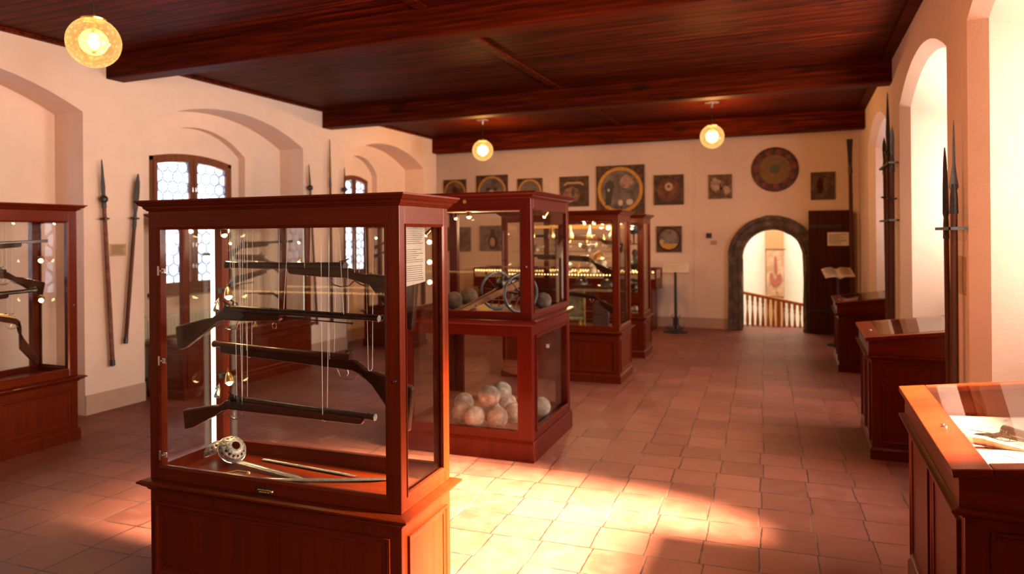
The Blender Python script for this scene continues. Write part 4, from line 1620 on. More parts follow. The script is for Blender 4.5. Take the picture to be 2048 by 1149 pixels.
flask = [(0.0, 0), (0.028, 0.002), (0.034, 0.02), (0.032, 0.045), (0.020, 0.075), (0.010, 0.10), (0.006, 0.13), (0.004, 0.145), (0.0, 0.15)]
for i, (x, w_) in enumerate(((-1.10, 'far left'), (-0.86, 'second from left'), (-0.63, 'left of centre'), (-0.395, 'centre right, pear-shaped'), (-0.135, 'rightmost, pear-shaped'))):
    lathe_thing('brass_flask', 'gleaming brass flask on the top glass shelf of the third aisle case, %s' % w_, 'flask', FF(x, 0.30, 1.5935), [(a_ * 1.25, b2 * 1.1) for a_, b2 in flask], 'brass', 'brass flasks on the top shelf')


def helmet(label, loc, s=1.0, mat='silver', group=None, rz=0.0, comb=True):
    h = thing('helmet', label, 'helmet', loc, rz, group)
    m_ = MB()
    n1, n2 = 20, 8
    rows = []
    for j in range(n2):
        th = radians(8 + 82 * j / (n2 - 1))
        rows.append([m_.b.verts.new(Vector((0.10 * sin(th) * cos(2 * pi * i / n1), 0.075 * sin(th) * sin(2 * pi * i / n1), 0.03 + 0.11 * cos(th))) * s) for i in range(n1)])
    m_.skin(rows, True)
    m_.build('dome', mat, h, 0, True)
    m_ = MB()
    br = []
    for r_, dz in ((0.98, 0.0), (1.45, -0.012), (1.47, -0.008), (1.0, 0.006)):
        br.append([m_.b.verts.new(Vector((0.10 * r_ * cos(2 * pi * i / n1), 0.075 * r_ * sin(2 * pi * i / n1), 0.03 + dz + 0.03 * abs(cos(2 * pi * i / n1)) ** 3 * (r_ > 1.2))) * s) for i in range(n1)])
    m_.skin(br, False, True)
    m_.build('brim', mat, h, 0, True)
    if comb:
        m_ = MB()
        m_.prism([(0.09 * s * cos(a), (0.05 + 0.125 * sin(a)) * s) for a in [pi * i / 12 for i in range(13)]], -0.004 * s, 0.004 * s, 'Y')
        m_.build('comb', mat, h, 0.001)
    m_ = MB()
    m_.cyl((0, 0, 0.0005), (0, 0, 0.05 * s), 0.03 * s, 0.02 * s)
    m_.build('stand', 'pole', h)
    return h


for i, x in enumerate((-1.05, -0.72, -0.42, -0.14)):
    lb = ['far left', 'second from left', 'second from right', 'rightmost'][i]
    bw = thing('silver_bowl', 'two-handled silver bowl on the second shelf of the third aisle case, ' + lb, 'bowl', FF(x, 0.30, 1.4535), 0, 'silver bowls on the second shelf')
    m_ = MB()
    m_.lathe([(0.0, 0), (0.05, 0.0), (0.03, 0.012), (0.075, 0.035), (0.088, 0.075), (0.084, 0.075), (0.06, 0.04), (0.0, 0.025)], n=22)
    m_.build('bowl', 'silver', bw, 0, True)
    for s_ in (-1, 1):
        m_ = MB()
        m_.tube([(s_ * 0.083, 0, 0.045), (s_ * 0.108, 0, 0.06), (s_ * 0.105, 0, 0.085), (s_ * 0.083, 0, 0.075)], 0.005, 6)
        m_.build('handle', 'silver', bw, 0, True)
helmet('gilt helmet on the third glass shelf of the aisle case full of brass flasks', FF(-0.30, 0.33, 1.335), 0.72, 'brass', None, 0.4)
# pale gauntlets on the shelf
for i, (x, rz) in enumerate(((-0.375, 0.3), (-0.255, -0.4))):
    g_ = thing('gauntlet', ('left' if i == 0 else 'right') + ' pale ivory-gilt gauntlet standing on the third glass shelf of the flask case', 'gauntlet', FF(x, 0.34, 1.199), rz, 'pale gauntlets in the flask case')
    m_ = MB()
    m_.lathe([(0.0, 0), (0.052, 0.0), (0.045, 0.03), (0.030, 0.07), (0.034, 0.085), (0.046, 0.115), (0.036, 0.14), (0.0, 0.148)], n=16)
    m_.build('cuff', 'ivory', g_, 0, True)
    for k_ in range(4):
        m_ = MB()
        m_.tube([(-0.028 + 0.018 * k_, -0.012, 0.115), (-0.03 + 0.019 * k_, -0.045, 0.105), (-0.03 + 0.019 * k_, -0.06, 0.07)], [0.010, 0.009, 0.007], 8)
        m_.build('finger_plate', 'ivory', g_, 0, True)
lathe_thing('silver_goblet', 'chased silver-gilt goblet on the third glass shelf of the flask case', 'goblet', FF(-0.54, 0.30, 1.1995),
            [(0.0, 0), (0.032, 0.0), (0.028, 0.008), (0.008, 0.018), (0.008, 0.05), (0.032, 0.07), (0.036, 0.12), (0.032, 0.12), (0.02, 0.08), (0, 0.075)], 'brass')
lathe_thing('silver_goblet', 'lidded silver cup beside the goblet on the third glass shelf of the flask case', 'goblet', FF(-0.66, 0.34, 1.1995),
            [(0.0, 0), (0.03, 0.0), (0.01, 0.02), (0.034, 0.05), (0.036, 0.10), (0.02, 0.12), (0.006, 0.13), (0.01, 0.145), (0, 0.155)], 'silver')
long_gun('long_gun', 'slender dark gun resting along the top glass shelf of the flask case', FF(-0.05, 0.50, 1.628), FF(-1.28, 0.50, 1.625), 0, ('stock', 'iron'), 0.8, barrel_r=0.014)
long_gun('long_gun', 'thick dark musket suspended below the bowls in the flask case', FF(-0.08, 0.16, 1.375), FF(-1.20, 0.16, 1.40), 0, ('stock', 'gunmetal'), 0.9, drop=0.22, barrel_r=0.017)
helmet('dark plumed-looking steel helmet low in the flask case, left one', FF(-0.50, 0.30, 1.035), 0.78, 'gunmetal', 'low helmets in the flask case', 0.5)
helmet('dark steel helmet with gilt crest low in the flask case, right one', FF(-0.19, 0.30, 1.02), 0.9, 'gunmetal', 'low helmets in the flask case', -0.2)
m_ = MB()
m_.box(-0.62, -0.08, 0.18, 0.44, 0.995, 1.005)
m_.build('low_shelf', 'glass', caseF)
long_gun('long_gun', 'dark brown gun leaning beneath the low helmets of the flask case', FF(-0.07, 0.13, 0.93), FF(-0.95, 0.13, 1.01), 0, ('stock', 'gunmetal'), 0.7, drop=0.2)
ch = thing('brocade_chair', 'small chair back upholstered in green brocade standing in the flask case', 'chair', FF(-0.60, 0.30, 0.586), 0)
m_ = MB()
m_.prism([(-0.12, 0.10), (0.12, 0.10), (0.12, 0.36), (0.07, 0.40), (0, 0.38), (-0.07, 0.40), (-0.12, 0.36)], 0.0, 0.04, 'Y')
m_.build('backrest', 'greencloth', ch, 0.008)
m_ = MB()
m_.box(-0.13, 0.13, -0.14, 0.04, 0.07, 0.11)
m_.build('seat', 'greencloth', ch, 0.012)
for (x, y) in ((-0.12, -0.13), (0.12, -0.13), (-0.12, 0.03), (0.12, 0.03)):
    m_ = MB()
    m_.box(x - 0.012, x + 0.012, y - 0.012, y + 0.012, 0, 0.07 if y < 0 else 0.42)
    m_.build('leg', 'gold', ch, 0.002)
pg = thing('leather_pouch', 'dark leather cartridge pouch standing upright on the floor of the flask case', 'pouch', FF(-0.27, 0.28, 0.586), 0.1)
m_ = MB()
m_.prism([(-0.085, 0), (0.085, 0), (0.095, 0.12), (0.085, 0.25), (0.04, 0.30), (-0.04, 0.30), (-0.085, 0.25), (-0.095, 0.12)], -0.035, 0.035, 'Y')
m_.build('body', 'leather', pg, 0.012)
m_ = MB()
m_.prism([(-0.09, 0.14), (0.09, 0.14), (0.085, 0.25), (0.04, 0.305), (-0.04, 0.305), (-0.085, 0.25)], -0.045, -0.034, 'Y')
m_.build('flap', 'leather', pg, 0.004)
# items of the farthest case
hat = thing('felt_hat', 'dark blue cocked hat on the upper shelf of the farthest aisle case', 'hat', FG(-0.17, 0.25, 1.64), 0)
m_ = MB()
m_.sphere((0, 0, 0.09), 0.095, 18, 10, 0, None, (1, 0.9, 0.95))
m_.build('crown', 'bluecloth', hat, 0, True)
m_ = MB()
m_.lathe([(0.09, 0.03), (0.13, 0.045), (0.135, 0.055), (0.09, 0.045)], n=20)
m_.build('brim', 'bluecloth', hat, 0, True)
m_ = MB()
m_.cyl((0, 0, -0.13), (0, 0, 0.04), 0.012)
m_.cyl((0, 0, -0.132), (0, 0, -0.122), 0.05)
m_.build('hat_stand', 'pole', hat)
lathe_thing('brass_flask', 'round-bellied golden bottle beside the blue hat in the farthest aisle case', 'flask', FG(-0.24, 0.20, 1.5085),
            [(0, 0), (0.04, 0.002), (0.052, 0.03), (0.042, 0.06), (0.014, 0.085), (0.010, 0.12), (0.016, 0.125), (0, 0.13)], 'brass')
bu = thing('bust', 'small dark bust on the middle glass shelf of the farthest aisle case', 'bust', FG(-0.16, 0.27, 1.1585), 0)
m_ = MB()
m_.lathe([(0.0, 0), (0.05, 0), (0.045, 0.02), (0.09, 0.05), (0.10, 0.09), (0.075, 0.13), (0.03, 0.15), (0.03, 0.18), (0, 0.185)], n=18)
m_.build('torso', 'black', bu, 0, True)
m_ = MB()
m_.sphere((0, 0, 0.225), 0.048, 16, 12, 0, None, (0.85, 1, 1.2))
m_.build('head', 'leather', bu, 0, True)
helmet('shiny dark helmet on the low glass shelf of the farthest aisle case', FG(-0.18, 0.25, 0.8685), 1.0, 'gunmetal', None, 0.3)
m_ = MB()
m_.sphere((0, 0, 0.06), 0.06, 16, 10)
o = m_.build('steel_ball', 'steel', None, 0, True)
o.location = FG(-0.15, 0.2, 0.556)
tag(o, 'polished steel ball on the floor of the farthest aisle case', 'ball')
for i, x in enumerate((-1.1, -0.85, -0.6)):
    lathe_thing('brass_flask', 'brass flask on the upper shelf of the farthest aisle case, %s' % ('left', 'middle', 'inner')[i], 'flask', FG(x, 0.3, 1.5085), flask, 'brass', 'flasks in the farthest case')

# ---- long low case along the back wall
lc = thing('long_table_case', 'long low table case with a row of tiny yellow lights before the back wall', 'display case', (-3.95, 11.80, 0))
m_ = MB()
m_.box(-1.62, 1.62, 0.05, 0.52, 0, 0.70)
m_.build('base_cabinet', 'cherry', lc, 0.004)
m_ = MB()
m_.box(-1.70, 1.70, 0.0, 0.56, 0.70, 0.88)
m_.mould(-1.70, 1.70, 0, 0.56, [(-0.02, 0.695), (0.012, 0.70), (0.012, 0.715), (0, 0.72), (-0.02, 0.72)])
m_.build('tray_band', 'cherry_h', lc, 0.004)
m_ = MB()
for a in (-1.70, 1.675):
    m_.box(a, a + 0.025, 0, 0.025, 0.88, 1.03)
    m_.box(a, a + 0.025, 0.535, 0.56, 0.88, 1.03)
m_.box(-1.70, 1.70, 0.0, 0.025, 1.03, 1.055)
m_.box(-1.70, 1.70, 0.535, 0.56, 1.03, 1.055)
m_.box(-1.70, -1.675, 0.025, 0.535, 1.03, 1.055)
m_.box(1.675, 1.70, 0.025, 0.535, 1.03, 1.055)
m_.build('glazing_frame', 'mahog_h', lc, 0.002)
m_ = MB()
m_.box(-1.675, 1.675, 0.004, 0.008, 0.88, 1.03)
m_.build('glass_pane', 'glass', lc)
m_ = MB()
m_.box(-1.675, 1.675, 0.025, 0.535, 1.040, 1.044)
m_.build('glass_top', 'glass', lc)
m_ = MB()
m_.box(-1.66, 1.66, 0.03, 0.53, 0.8805, 0.884)
m_.build('tray_lining', 'paper', lc)
led_rows(lc, -1.66, 1.66, 0.035, 0.995, 0.055, 'led_strip', 0.009)
for i, x in enumerate((-5.0, -4.3, -3.6, -2.9)):
    o = long_gun('pistol', '%s pistol lying in the long low case before the back wall' % ('leftmost', 'second', 'third', 'rightmost')[i], (x - 0.2, 12.05, 0.935), (x + 0.2, 12.05, 0.935), 0,
                 ('stock', 'gunmetal'), 0.7, group='pistols in the long low case')

# a second low case behind the viewer; its lights are mirrored in the glass fronts
t2 = thing('low_table_case', 'low table case with tiny lights against the wall behind the viewer', 'display case', (-4.6, -2.75, 0))
m_ = MB()
m_.box(-1.45, 1.45, 0.0, 0.44, 0, 0.86)
m_.build('base_cabinet', 'cherry', t2, 0.004)
m_ = MB()
m_.mould(-1.5, 1.5, -0.02, 0.48, [(-0.06, 0.861), (0.012, 0.861), (0.012, 0.90), (-0.06, 0.90)])
m_.build('tray_band', 'cherry_h', t2)
m_ = MB()
m_.box(-1.46, 1.46, 0.46, 0.464, 0.90, 1.02)
m_.build('glass_pane', 'glass', t2)
led_rows(t2, -1.45, 1.45, 0.45, 0.98, 0.045, 'led_strip', 0.010)

# ---- sloping desk cases on the right
SL = math.atan(0.125)


def desk_case(label, x, y, L, h, W=0.64, content=0):
    r = thing('desk_case', label, 'display case', (x, y, 0), 0, None)
    T = Matrix.Translation((0, 0, h)) @ Matrix.Rotation(-SL, 4, 'Y')
    b0 = h - 0.135
    m_ = MB()
    m_.box(0.03, W - 0.03, 0.03, L - 0.03, 0, b0)
    m_.build('base_cabinet', 'cherry', r, 0.003)
    m_ = MB()
    m_.panel_frame(0.10, W - 0.08, 0.12, b0 - 0.06, 0.03, 0.03, 0.012, 'Y', -1)
    m_.build('panel_moulding', 'cherry_h', r)
    m_ = MB()
    m_.panel_frame(0.09, L / 2 - 0.03, 0.12, b0 - 0.06, 0.03, 0.03, 0.012, 'X', -1)
    m_.build('panel_moulding', 'cherry_h', r)
    m_ = MB()
    m_.panel_frame(L / 2 + 0.03, L - 0.09, 0.12, b0 - 0.06, 0.03, 0.03, 0.012, 'X', -1)
    m_.build('panel_moulding', 'cherry_h', r)
    m_ = MB()
    m_.mould(0.03, W - 0.03, 0.03, L - 0.03, [(0, 0), (0.012, 0), (0.012, 0.07), (0.003, 0.085), (0, 0.085)])
    m_.build('plinth', 'cherry_h', r)
    m_ = MB()
    m_.mould(0.03, W - 0.03, 0.03, L - 0.03, [(-0.02, b0 - 0.028), (0.004, b0 - 0.028), (0.012, b0 - 0.018), (0.034, b0 - 0.012), (0.042, b0 - 0.004), (0.042, b0 + 0.004), (0.02, b0 + 0.008), (-0.02, b0 + 0.008)])
    m_.build('lip_moulding', 'cherry_h', r)
    dz = 0.125
    zt_ = lambda xx: h + dz * xx - 0.028
    m_ = MB()
    for (ya, yb_) in ((0.012, 0.035), (L - 0.035, L - 0.012)):
        m_.prism([(0.012, b0 + 0.008), (W - 0.012, b0 + 0.008), (W - 0.012, zt_(W - 0.012)), (0.012, zt_(0.012))], ya, yb_, 'Y')
    m_.box(0.012, 0.035, 0.035, L - 0.035, b0 + 0.008, zt_(0.012))
    m_.box(W - 0.035, W - 0.012, 0.035, L - 0.035, b0 + 0.008, zt_(W - 0.035))
    m_.prism([(0.035, b0 - 0.01), (W - 0.035, b0 - 0.01), (W - 0.035, b0 + 0.05), (0.035, b0 + 0.012)], 0.035, L - 0.035, 'Y')
    m_.build('tray_band', 'cherry_h', r, 0.001)
    # top frame
    Ws = W / cos(SL)
    m_ = MB()
    m_.box(-0.012, 0.10, -0.012, L + 0.012, -0.028, 0, T)
    m_.box(Ws - 0.05, Ws + 0.012, -0.012, L + 0.012, -0.028, 0, T)
    m_.box(0.1005, Ws - 0.0505, -0.012, 0.055, -0.028, -0.0005, T)
    m_.box(0.1005, Ws - 0.0505, L - 0.045, L + 0.012, -0.028, -0.0005, T)
    m_.build('top_frame', 'cherry_h', r, 0.004)
    m_ = MB()
    m_.box(0.096, Ws - 0.046, 0.045, L - 0.040, 0.0, 0.006, T)
    m_.build('glass_top', 'glass', r)
    m_ = MB()
    for (p, q_) in (((0.055, 0.40 * L, 0), (0.055, 0.40 * L, 0.004)),):
        m_.cyl(T @ Vector(p), T @ Vector(q_), 0.010, 0.009, 16)
        m_.cyl(T @ (Vector(p) + Vector((0, 0.03, 0))), T @ (Vector(q_) + Vector((0, 0.03, 0))), 0.006, 0.005, 12)
    m_.build('lock', 'chrome', r, 0, True)
    zf = lambda xx: b0 + 0.012 + (xx - 0.035) * 0.038 / (W - 0.07)
    return r, T, zf


d1, T1, zf1 = desk_case('nearest sloping desk case at the right edge, map sheet and pistol under its glass', 0.445, 2.575, 1.27, 0.90, 0.66)
d2, T2, zf2 = desk_case('middle sloping desk case lit orange below the far window niche', 0.437, 5.66, 0.93, 0.885, 0.66)
d3, T3, zf3 = desk_case('farthest and darkest sloping desk case near the arched doorway', 0.378, 9.07, 1.05, 0.815, 0.62)


def tray_sheet(label, x, y, z, w, l, mat, motif, slope=0.06, group=None):
    r = thing('printed_sheet', label, 'sheet', (x, y, z), 0, group, rot=(0, -slope, 0))
    m_ = MB()
    m_.box(0, w, 0, l, 0, 0.003)
    m_.build('sheet', mat, r)
    rn = random.Random(motif)
    m_ = MB()
    for i in range(26):
        u, v = rn.uniform(0.05, 0.95) * w, rn.uniform(0.05, 0.9) * l
        a = rn.uniform(0, pi)
        k_ = rn.uniform(0.006, 0.022)
        m_.box(-k_, k_, -0.003, 0.003, 0.0032, 0.0036, Matrix.Translation((u, v, 0)) @ Matrix.Rotation(a, 4, 'Z'))
    pts = [(0.25 * w + 0.5 * w * t_ + 0.0, 0.25 * l + 0.07 * l * sin(t_ * 9), 0.0036) for t_ in [i / 20 for i in range(21)]]
    m_.tube(pts, 0.0016, 5)
    m_.tube([(0.3 * w + 0.4 * w * t_, 0.45 * l + 0.05 * l * cos(t_ * 7), 0.0036) for t_ in [i / 20 for i in range(21)]], 0.0016, 5)
    m_.build('ink_marks', 'ink', r)
    m_ = MB()
    m_.prism([(0.55 * w, 0.30 * l), (0.95 * w, 0.27 * l), (0.96 * w, 0.31 * l), (0.70 * w, 0.36 * l), (0.55 * w, 0.35 * l)], 0.0032, 0.0038, 'Z')
    m_.prism([(0.45 * w, 0.42 * l), (0.70 * w, 0.41 * l), (0.72 * w, 0.43 * l), (0.48 * w, 0.45 * l)], 0.0032, 0.0038, 'Z')
    m_.build('red_marks', 'redink', r)
    return r


tray_sheet('pale map sheet with red and black marks under the nearest desk glass', 0.445 + 0.045, 2.575 + 0.06, zf1(0.05) + 0.002, 0.56, 0.60, 'sheet_grey', 4)
tray_sheet('plain white sheet at the far end under the nearest desk glass', 0.445 + 0.045, 2.575 + 0.70, zf1(0.05) + 0.002, 0.56, 0.50, 'sheet_grey', 7)
tray_sheet('printed sheet lying left under the middle desk glass', 0.437 + 0.06, 5.66 + 0.07, zf2(0.06) + 0.002, 0.25, 0.75, 'parch', 9)
tray_sheet('white sheet lying right under the middle desk glass', 0.437 + 0.33, 5.66 + 0.07, zf2(0.33) + 0.002, 0.26, 0.75, 'paper_w', 10)
tray_sheet('printed sheet lying left under the farthest desk glass', 0.378 + 0.06, 9.07 + 0.07, zf3(0.06) + 0.002, 0.22, 0.88, 'parch', 12)
tray_sheet('white sheet lying right under the farthest desk glass', 0.378 + 0.31, 9.07 + 0.07, zf3(0.31) + 0.002, 0.24, 0.88, 'paper_w', 13)

pi_ = long_gun('pistol', 'dark ornate pistol with brass band under the nearest desk glass', (0.66, 3.42, 0.845), (0.98, 3.12, 0.838), 0, ('black', 'gunmetal'), 0.75, 1, 0, False, 0.16, 0.10, 'flint', thick=0.10, barrel_r=0.05)
pi_.rotation_euler.x = radians(0)
ph = thing('powder_horn', 'pale powder horn with silver ring under the nearest desk glass', 'powder horn', (0.62, 3.35, 0.80), 0)
m_ = MB()
m_.tube([(0, 0.0, 0), (0.06, -0.04, 0.006), (0.12, -0.10, 0.008), (0.20, -0.13, 0.004)], [0.022, 0.019, 0.013, 0.006], 12)
m_.build('horn', 'ivory', ph, 0, True)
m_ = MB()
m_.lathe([(0.024, -0.006), (0.026, 0), (0.024, 0.006)], (0.0, 0.0, 0), (1, -0.7, 0.1), 14)
m_.build('silver_ring', 'silver', ph, 0, True)

# ---- polearms


def polearm(label, bot, top, head, hl, mat='pole', group=None, ball=None, disc=None, r=0.017, hw=0.03, face='X', ferrule=True):
    """pole from bot to top (world); head = list of (half width, fraction) forming the blade of length hl"""
    b, t_ = Vector(bot), Vector(top)
    d = t_ - b
    L = d.length
    dn = d / L
    root = thing('polearm', label, 'polearm', bot, 0, group)
    rt = Vector((0, 0, 1)).rotation_difference(dn).to_matrix().to_4x4()
    m_ = MB()
    m_.lathe([(r * 0.95, 0.05), (r, L * 0.3), (r * 0.9, L * 0.6), (r * 0.8, L - hl)], n=10)
    m_.xf(rt)
    m_.build('pole', mat, root, 0, True)
    if ferrule:
        m_ = MB()
        m_.lathe([(r * 0.7, 0.0), (r * 1.15, 0.008), (r * 1.1, 0.06), (r * 0.9, 0.062)], n=12)
        m_.xf(rt)
        m_.build('foot_ferrule', 'iron', root, 0, True)
    m_ = MB()
    z0 = L - hl
    if face == 'X':
        out = [(w, z0 + hl * f) for w, f in head] + [(-w, z0 + hl * f) for w, f in reversed(head)]
        m_.prism(out, -0.005, 0.005, 'X')
    else:
        out = [(w, z0 + hl * f) for w, f in head] + [(-w, z0 + hl * f) for w, f in reversed(head)]
        m_.prism(out, -0.005, 0.005, 'Y')
    m_.lathe([(r * 1.05, z0 - 0.12), (r * 0.9, z0 - 0.02), (r * 0.6, z0 + 0.05)], n=10)
    m_.xf(Matrix(rt))
    m_.build('blade', 'iron', root, 0.001)
    if ball:
        m_ = MB()
        m_.sphere((0, 0, ball[0]), ball[1], 16, 10)
        m_.xf(rt)
        m_.build('knob', 'iron', root, 0, True)
    if disc:
        m_ = MB()
        m_.lathe([(r, disc - 0.012), (0.042, disc - 0.006), (0.044, disc + 0.004), (r, disc + 0.01)], n=14)
        m_.xf(rt)
        m_.build('collar', 'iron', root, 0, True)
    return root


spear = [(0.010, 0.0), (0.018, 0.10), (0.020, 0.25), (0.012, 0.6), (0.006, 0.9), (0.001, 1.0)]
blade = [(0.012, 0.0), (0.024, 0.2), (0.030, 0.55), (0.024, 0.8), (0.004, 1.0)]
XP = XL + 0.055
polearm('spear with a knobbed socket and worn reddish pole on the left wall pier', (XP, 4.74, 0.424), (XP, 4.644, 2.398), spear, 0.34, 'pole_band', 'polearms on the left wall',
        (1.60, 0.038), 1.415, 0.021)
polearm('broad-bladed dark glaive leaning right of the knobbed spear on the left wall pier', (XP, 4.881, 0.618), (XP, 5.038, 2.291), blade, 0.42, 'pole', 'polearms on the left wall',
        None, 1.235, 0.019)
polearm('knobbed spear on the wall between the middle and third window niches', (XP, 7.81, 0.447), (XP, 7.665, 2.621), spear, 0.30, 'pole', 'polearms on the left wall', (1.865, 0.04), 1.385, 0.018)
polearm('tallest long-pointed pike between the middle and third window niches', (XP, 8.14, 0.447), (XP, 8.12, 3.014), spear, 0.55, 'pole', 'polearms on the left wall', None, None, 0.020)
polearm('knobbed spear closest to the third window niche', (XP, 8.45, 0.447), (XP, 8.46, 2.647), spear, 0.32, 'pole', 'polearms on the left wall', (1.88, 0.04), 1.38, 0.018)
XQ = XR - 0.05
polearm('curved-blade glaive on the right pier between the two near niches', (XQ, 4.87, 0.02), (XQ, 4.975, 2.162), [(0.010, 0.0), (0.017, 0.08), (0.015, 0.4), (0.010, 0.8), (0.003, 1.0)], 0.44, 'pole',
        'polearms on the right wall', None, None, 0.017, face='Y')
polearm('winged spear, taller of the pair on the right pier between the two near niches', (XQ - 0.005, 4.72, 0.02), (XQ, 4.700, 2.29),
        [(0.010, 0.0), (0.024, 0.08), (0.016, 0.22), (0.008, 0.4), (0.005, 0.8), (0.001, 1.0)], 0.42, 'pole', 'polearms on the right wall', None, None, 0.022, face='Y')
polearm('tallest spear of the trio on the far right pier beside the farthest desk', (XQ, 7.90, 0.02), (XQ, 7.96, 3.06), spear, 0.55, 'pole', 'polearms on the right wall', (2.42, 0.032), None, 0.024, face='Y')
polearm('left shorter spear of the trio on the far right pier', (XQ, 8.02, 0.02), (XQ, 8.30, 2.64), [(w_ * 0.62, f_) for w_, f_ in blade], 0.28, 'pole', 'polearms on the right wall', None, 2.0, 0.022, face='Y')
polearm('right shorter spear of the trio on the far right pier, next to the niche edge', (XQ, 7.74, 0.02), (XQ, 7.60, 2.66), [(w_ * 0.62, f_) for w_, f_ in blade], 0.32, 'pole', 'polearms on the right wall', None, 1.95, 0.022, face='Y')
polearm('fan-headed mace-like pole in the back right corner beside the dark door', (0.755, 12.20, 0.02), (0.725, 12.20, 3.11), [(0.012, 0.0), (0.030, 0.05), (0.034, 0.5), (0.046, 0.96), (0.040, 1.0)], 0.42, 'pole',
        'polearms on the right wall', None, None, 0.034, face='Y')
for i, (y0, y1, z) in enumerate(((4.60, 5.04, 1.655), (7.55, 8.36, 2.30), (7.55, 8.36, 1.75))):
    m_ = MB()
    m_.box(XR - 0.095, XR - 0.085, y0, y1, z, z + 0.018)
    for y in (y0, y1 - 0.015):
        m_.box(XR - 0.095, XR, y, y + 0.015, z, z + 0.018)
    o = m_.build('wall_bracket', 'iron', None, 0.001)
    tag(o, ['iron bracket strapping the pair of polearms on the near right pier', 'upper iron bracket strapping the trio of spears on the far right pier', 'lower iron bracket strapping the trio of spears on the far right pier'][i],
        'bracket', 'iron polearm brackets')

# ---- radiator under the middle window
r = thing('radiator', 'cream ribbed radiator under the middle leaded window', 'radiator', (XB + 0.04, 5.32, 0))
m_ = MB()
m_.box(0, 0.09, 0, 1.3, 0.16, 0.80)
m_.build('body', 'enamel', r, 0.01)
m_ = MB()
for i in range(26):
    m_.box(0.09, 0.098, 0.03 + i * 0.049, 0.055 + i * 0.049, 0.19, 0.77)
m_.build('ribs', 'enamel', r, 0.002)
for y in (0.15, 1.15):
    m_ = MB()
    m_.box(0.02, 0.06, y - 0.02, y + 0.02, 0, 0.16)
    m_.build('foot', 'enamel', r)

# small plaque on the left pier
p = thing('wall_plaque', 'small cream explanatory plaque between the two polearms on the left pier', 'plaque', (XL, 4.848, 1.475))
m_ = MB()
m_.box(0.0005, 0.006, -0.088, 0.088, 0, 0.12)
m_.build('sheet', 'parch', p)
m_ = MB()
for a, b_, z0, z1 in text_bars(0.17, 0.12, 7, 8):
    m_.box(0.006, 0.007, a - 0.085, b_ - 0.085, z0, z1)
m_.build('printed_lines', 'ink', p)
p = thing('wall_plaque', 'small cream label sheet behind the polearm pair on the near right pier', 'plaque', (XR, 4.80, 1.28))
m_ = MB()
m_.box(-0.005, -0.0005, -0.13, 0.13, 0, 0.22)
m_.build('sheet', 'parch', p)

# ---- pendant globe lamps


def pendant(label, c, power, rad=0.16):
    r = thing('pendant_lamp', label, 'lamp', (c[0], c[1], c[2]), 0, 'globe pendant lamps')
    m_ = MB()
    n1 = 36
    rows = []
    for j in range(1, 22):
        th = radians(22) + (pi - radians(22)) * j / 22
        rows.append([m_.b.verts.new((rad * sin(th) * cos(2 * pi * i / n1), rad * sin(th) * sin(2 * pi * i / n1), rad * cos(th))) for i in range(n1)])
    rows.insert(0, [m_.b.verts.new((rad * 0.40 * cos(2 * pi * i / n1), rad * 0.40 * sin(2 * pi * i / n1), rad * 0.915)) for i in range(n1)])
    m_.skin(rows, False)
    bot = m_.b.verts.new((0, 0, -rad))
    for i in range(n1):
        m_.b.faces.new((bot, rows[-1][(i + 1) % n1], rows[-1][i]))
    g = m_.build('glass_globe', 'amber_glass', r, 0, True)
    m_ = MB()
    m_.lathe([(rad * 0.44, rad * 0.88), (rad * 0.46, rad * 0.95), (rad * 0.40, rad * 0.99), (0.02, rad * 1.02), (0.012, rad * 1.12), (0.0, rad * 1.12)], n=24)
    m_.build('cap', 'brass', r, 0, True)
    m_ = MB()
    m_.cyl((0, 0, rad * 0.95), (0, 0, rad * 0.35), 0.018)
    m_.build('socket', 'brass', r)
    m_ = MB()
    m_.lathe([(0.012, 0.07), (0.022, 0.045), (0.032, 0.01), (0.030, -0.02), (0.012, -0.042), (0, -0.045)], n=16)
    m_.build('bulb', 'bulb', r, 0, True)
    m_ = MB()
    m_.cyl((0, 0, rad * 1.1), (0, 0, ZC - c[2] - 0.02), 0.004, n=8)
    m_.build('cord', 'black', r)
    m_ = MB()
    h = ZC - c[2]
    m_.lathe([(0.018, h - 0.075), (0.022, h - 0.02), (0.085, h - 0.016), (0.10, h - 0.008), (0.10, h - 0.0015)], n=24)
    m_.build('ceiling_rose', 'silver', r, 0, True)
    ld = bpy.data.lights.new('pendant_light', 'POINT')
    ld.energy = power
    ld.color = (1.0, 0.57, 0.27)
    ld.shadow_soft_size = 0.10
    lo = bpy.data.objects.new('pendant_light', ld)
    COL.objects.link(lo)
    lo.parent = r
    lo.location = (0, 0, -0.005)
    return r


pendant('largest glowing amber globe pendant at the upper left of the room', (-4.19, 3.14, 2.91), 50)
pendant('amber globe pendant above the walkway beside the nearest ceiling beam', (-1.10, 3.12, 2.93), 135)
pendant('glowing amber globe pendant hanging before the middle of the back wall', (-4.50, 9.77, 2.95), 170)
pendant('glowing amber globe pendant hanging between the big picture and the round disc', (-1.095, 9.79, 2.955), 175)
m_ = MB()
m_.lathe([(0.0, 0), (0.05, 0.0), (0.05, 0.02), (0.03, 0.05), (0.0, 0.052)], (0.0, 0, 0), (0, 0, -1), 18)
o = m_.build('smoke_detector', 'black', None, 0, True)
o.location = (0.45, 12.40, 3.41)
tag(o, 'small dark detector on the ceiling edge at the back right corner', 'detector')

# ---- painted shooting targets on the back wall
YP = YB - 0.001


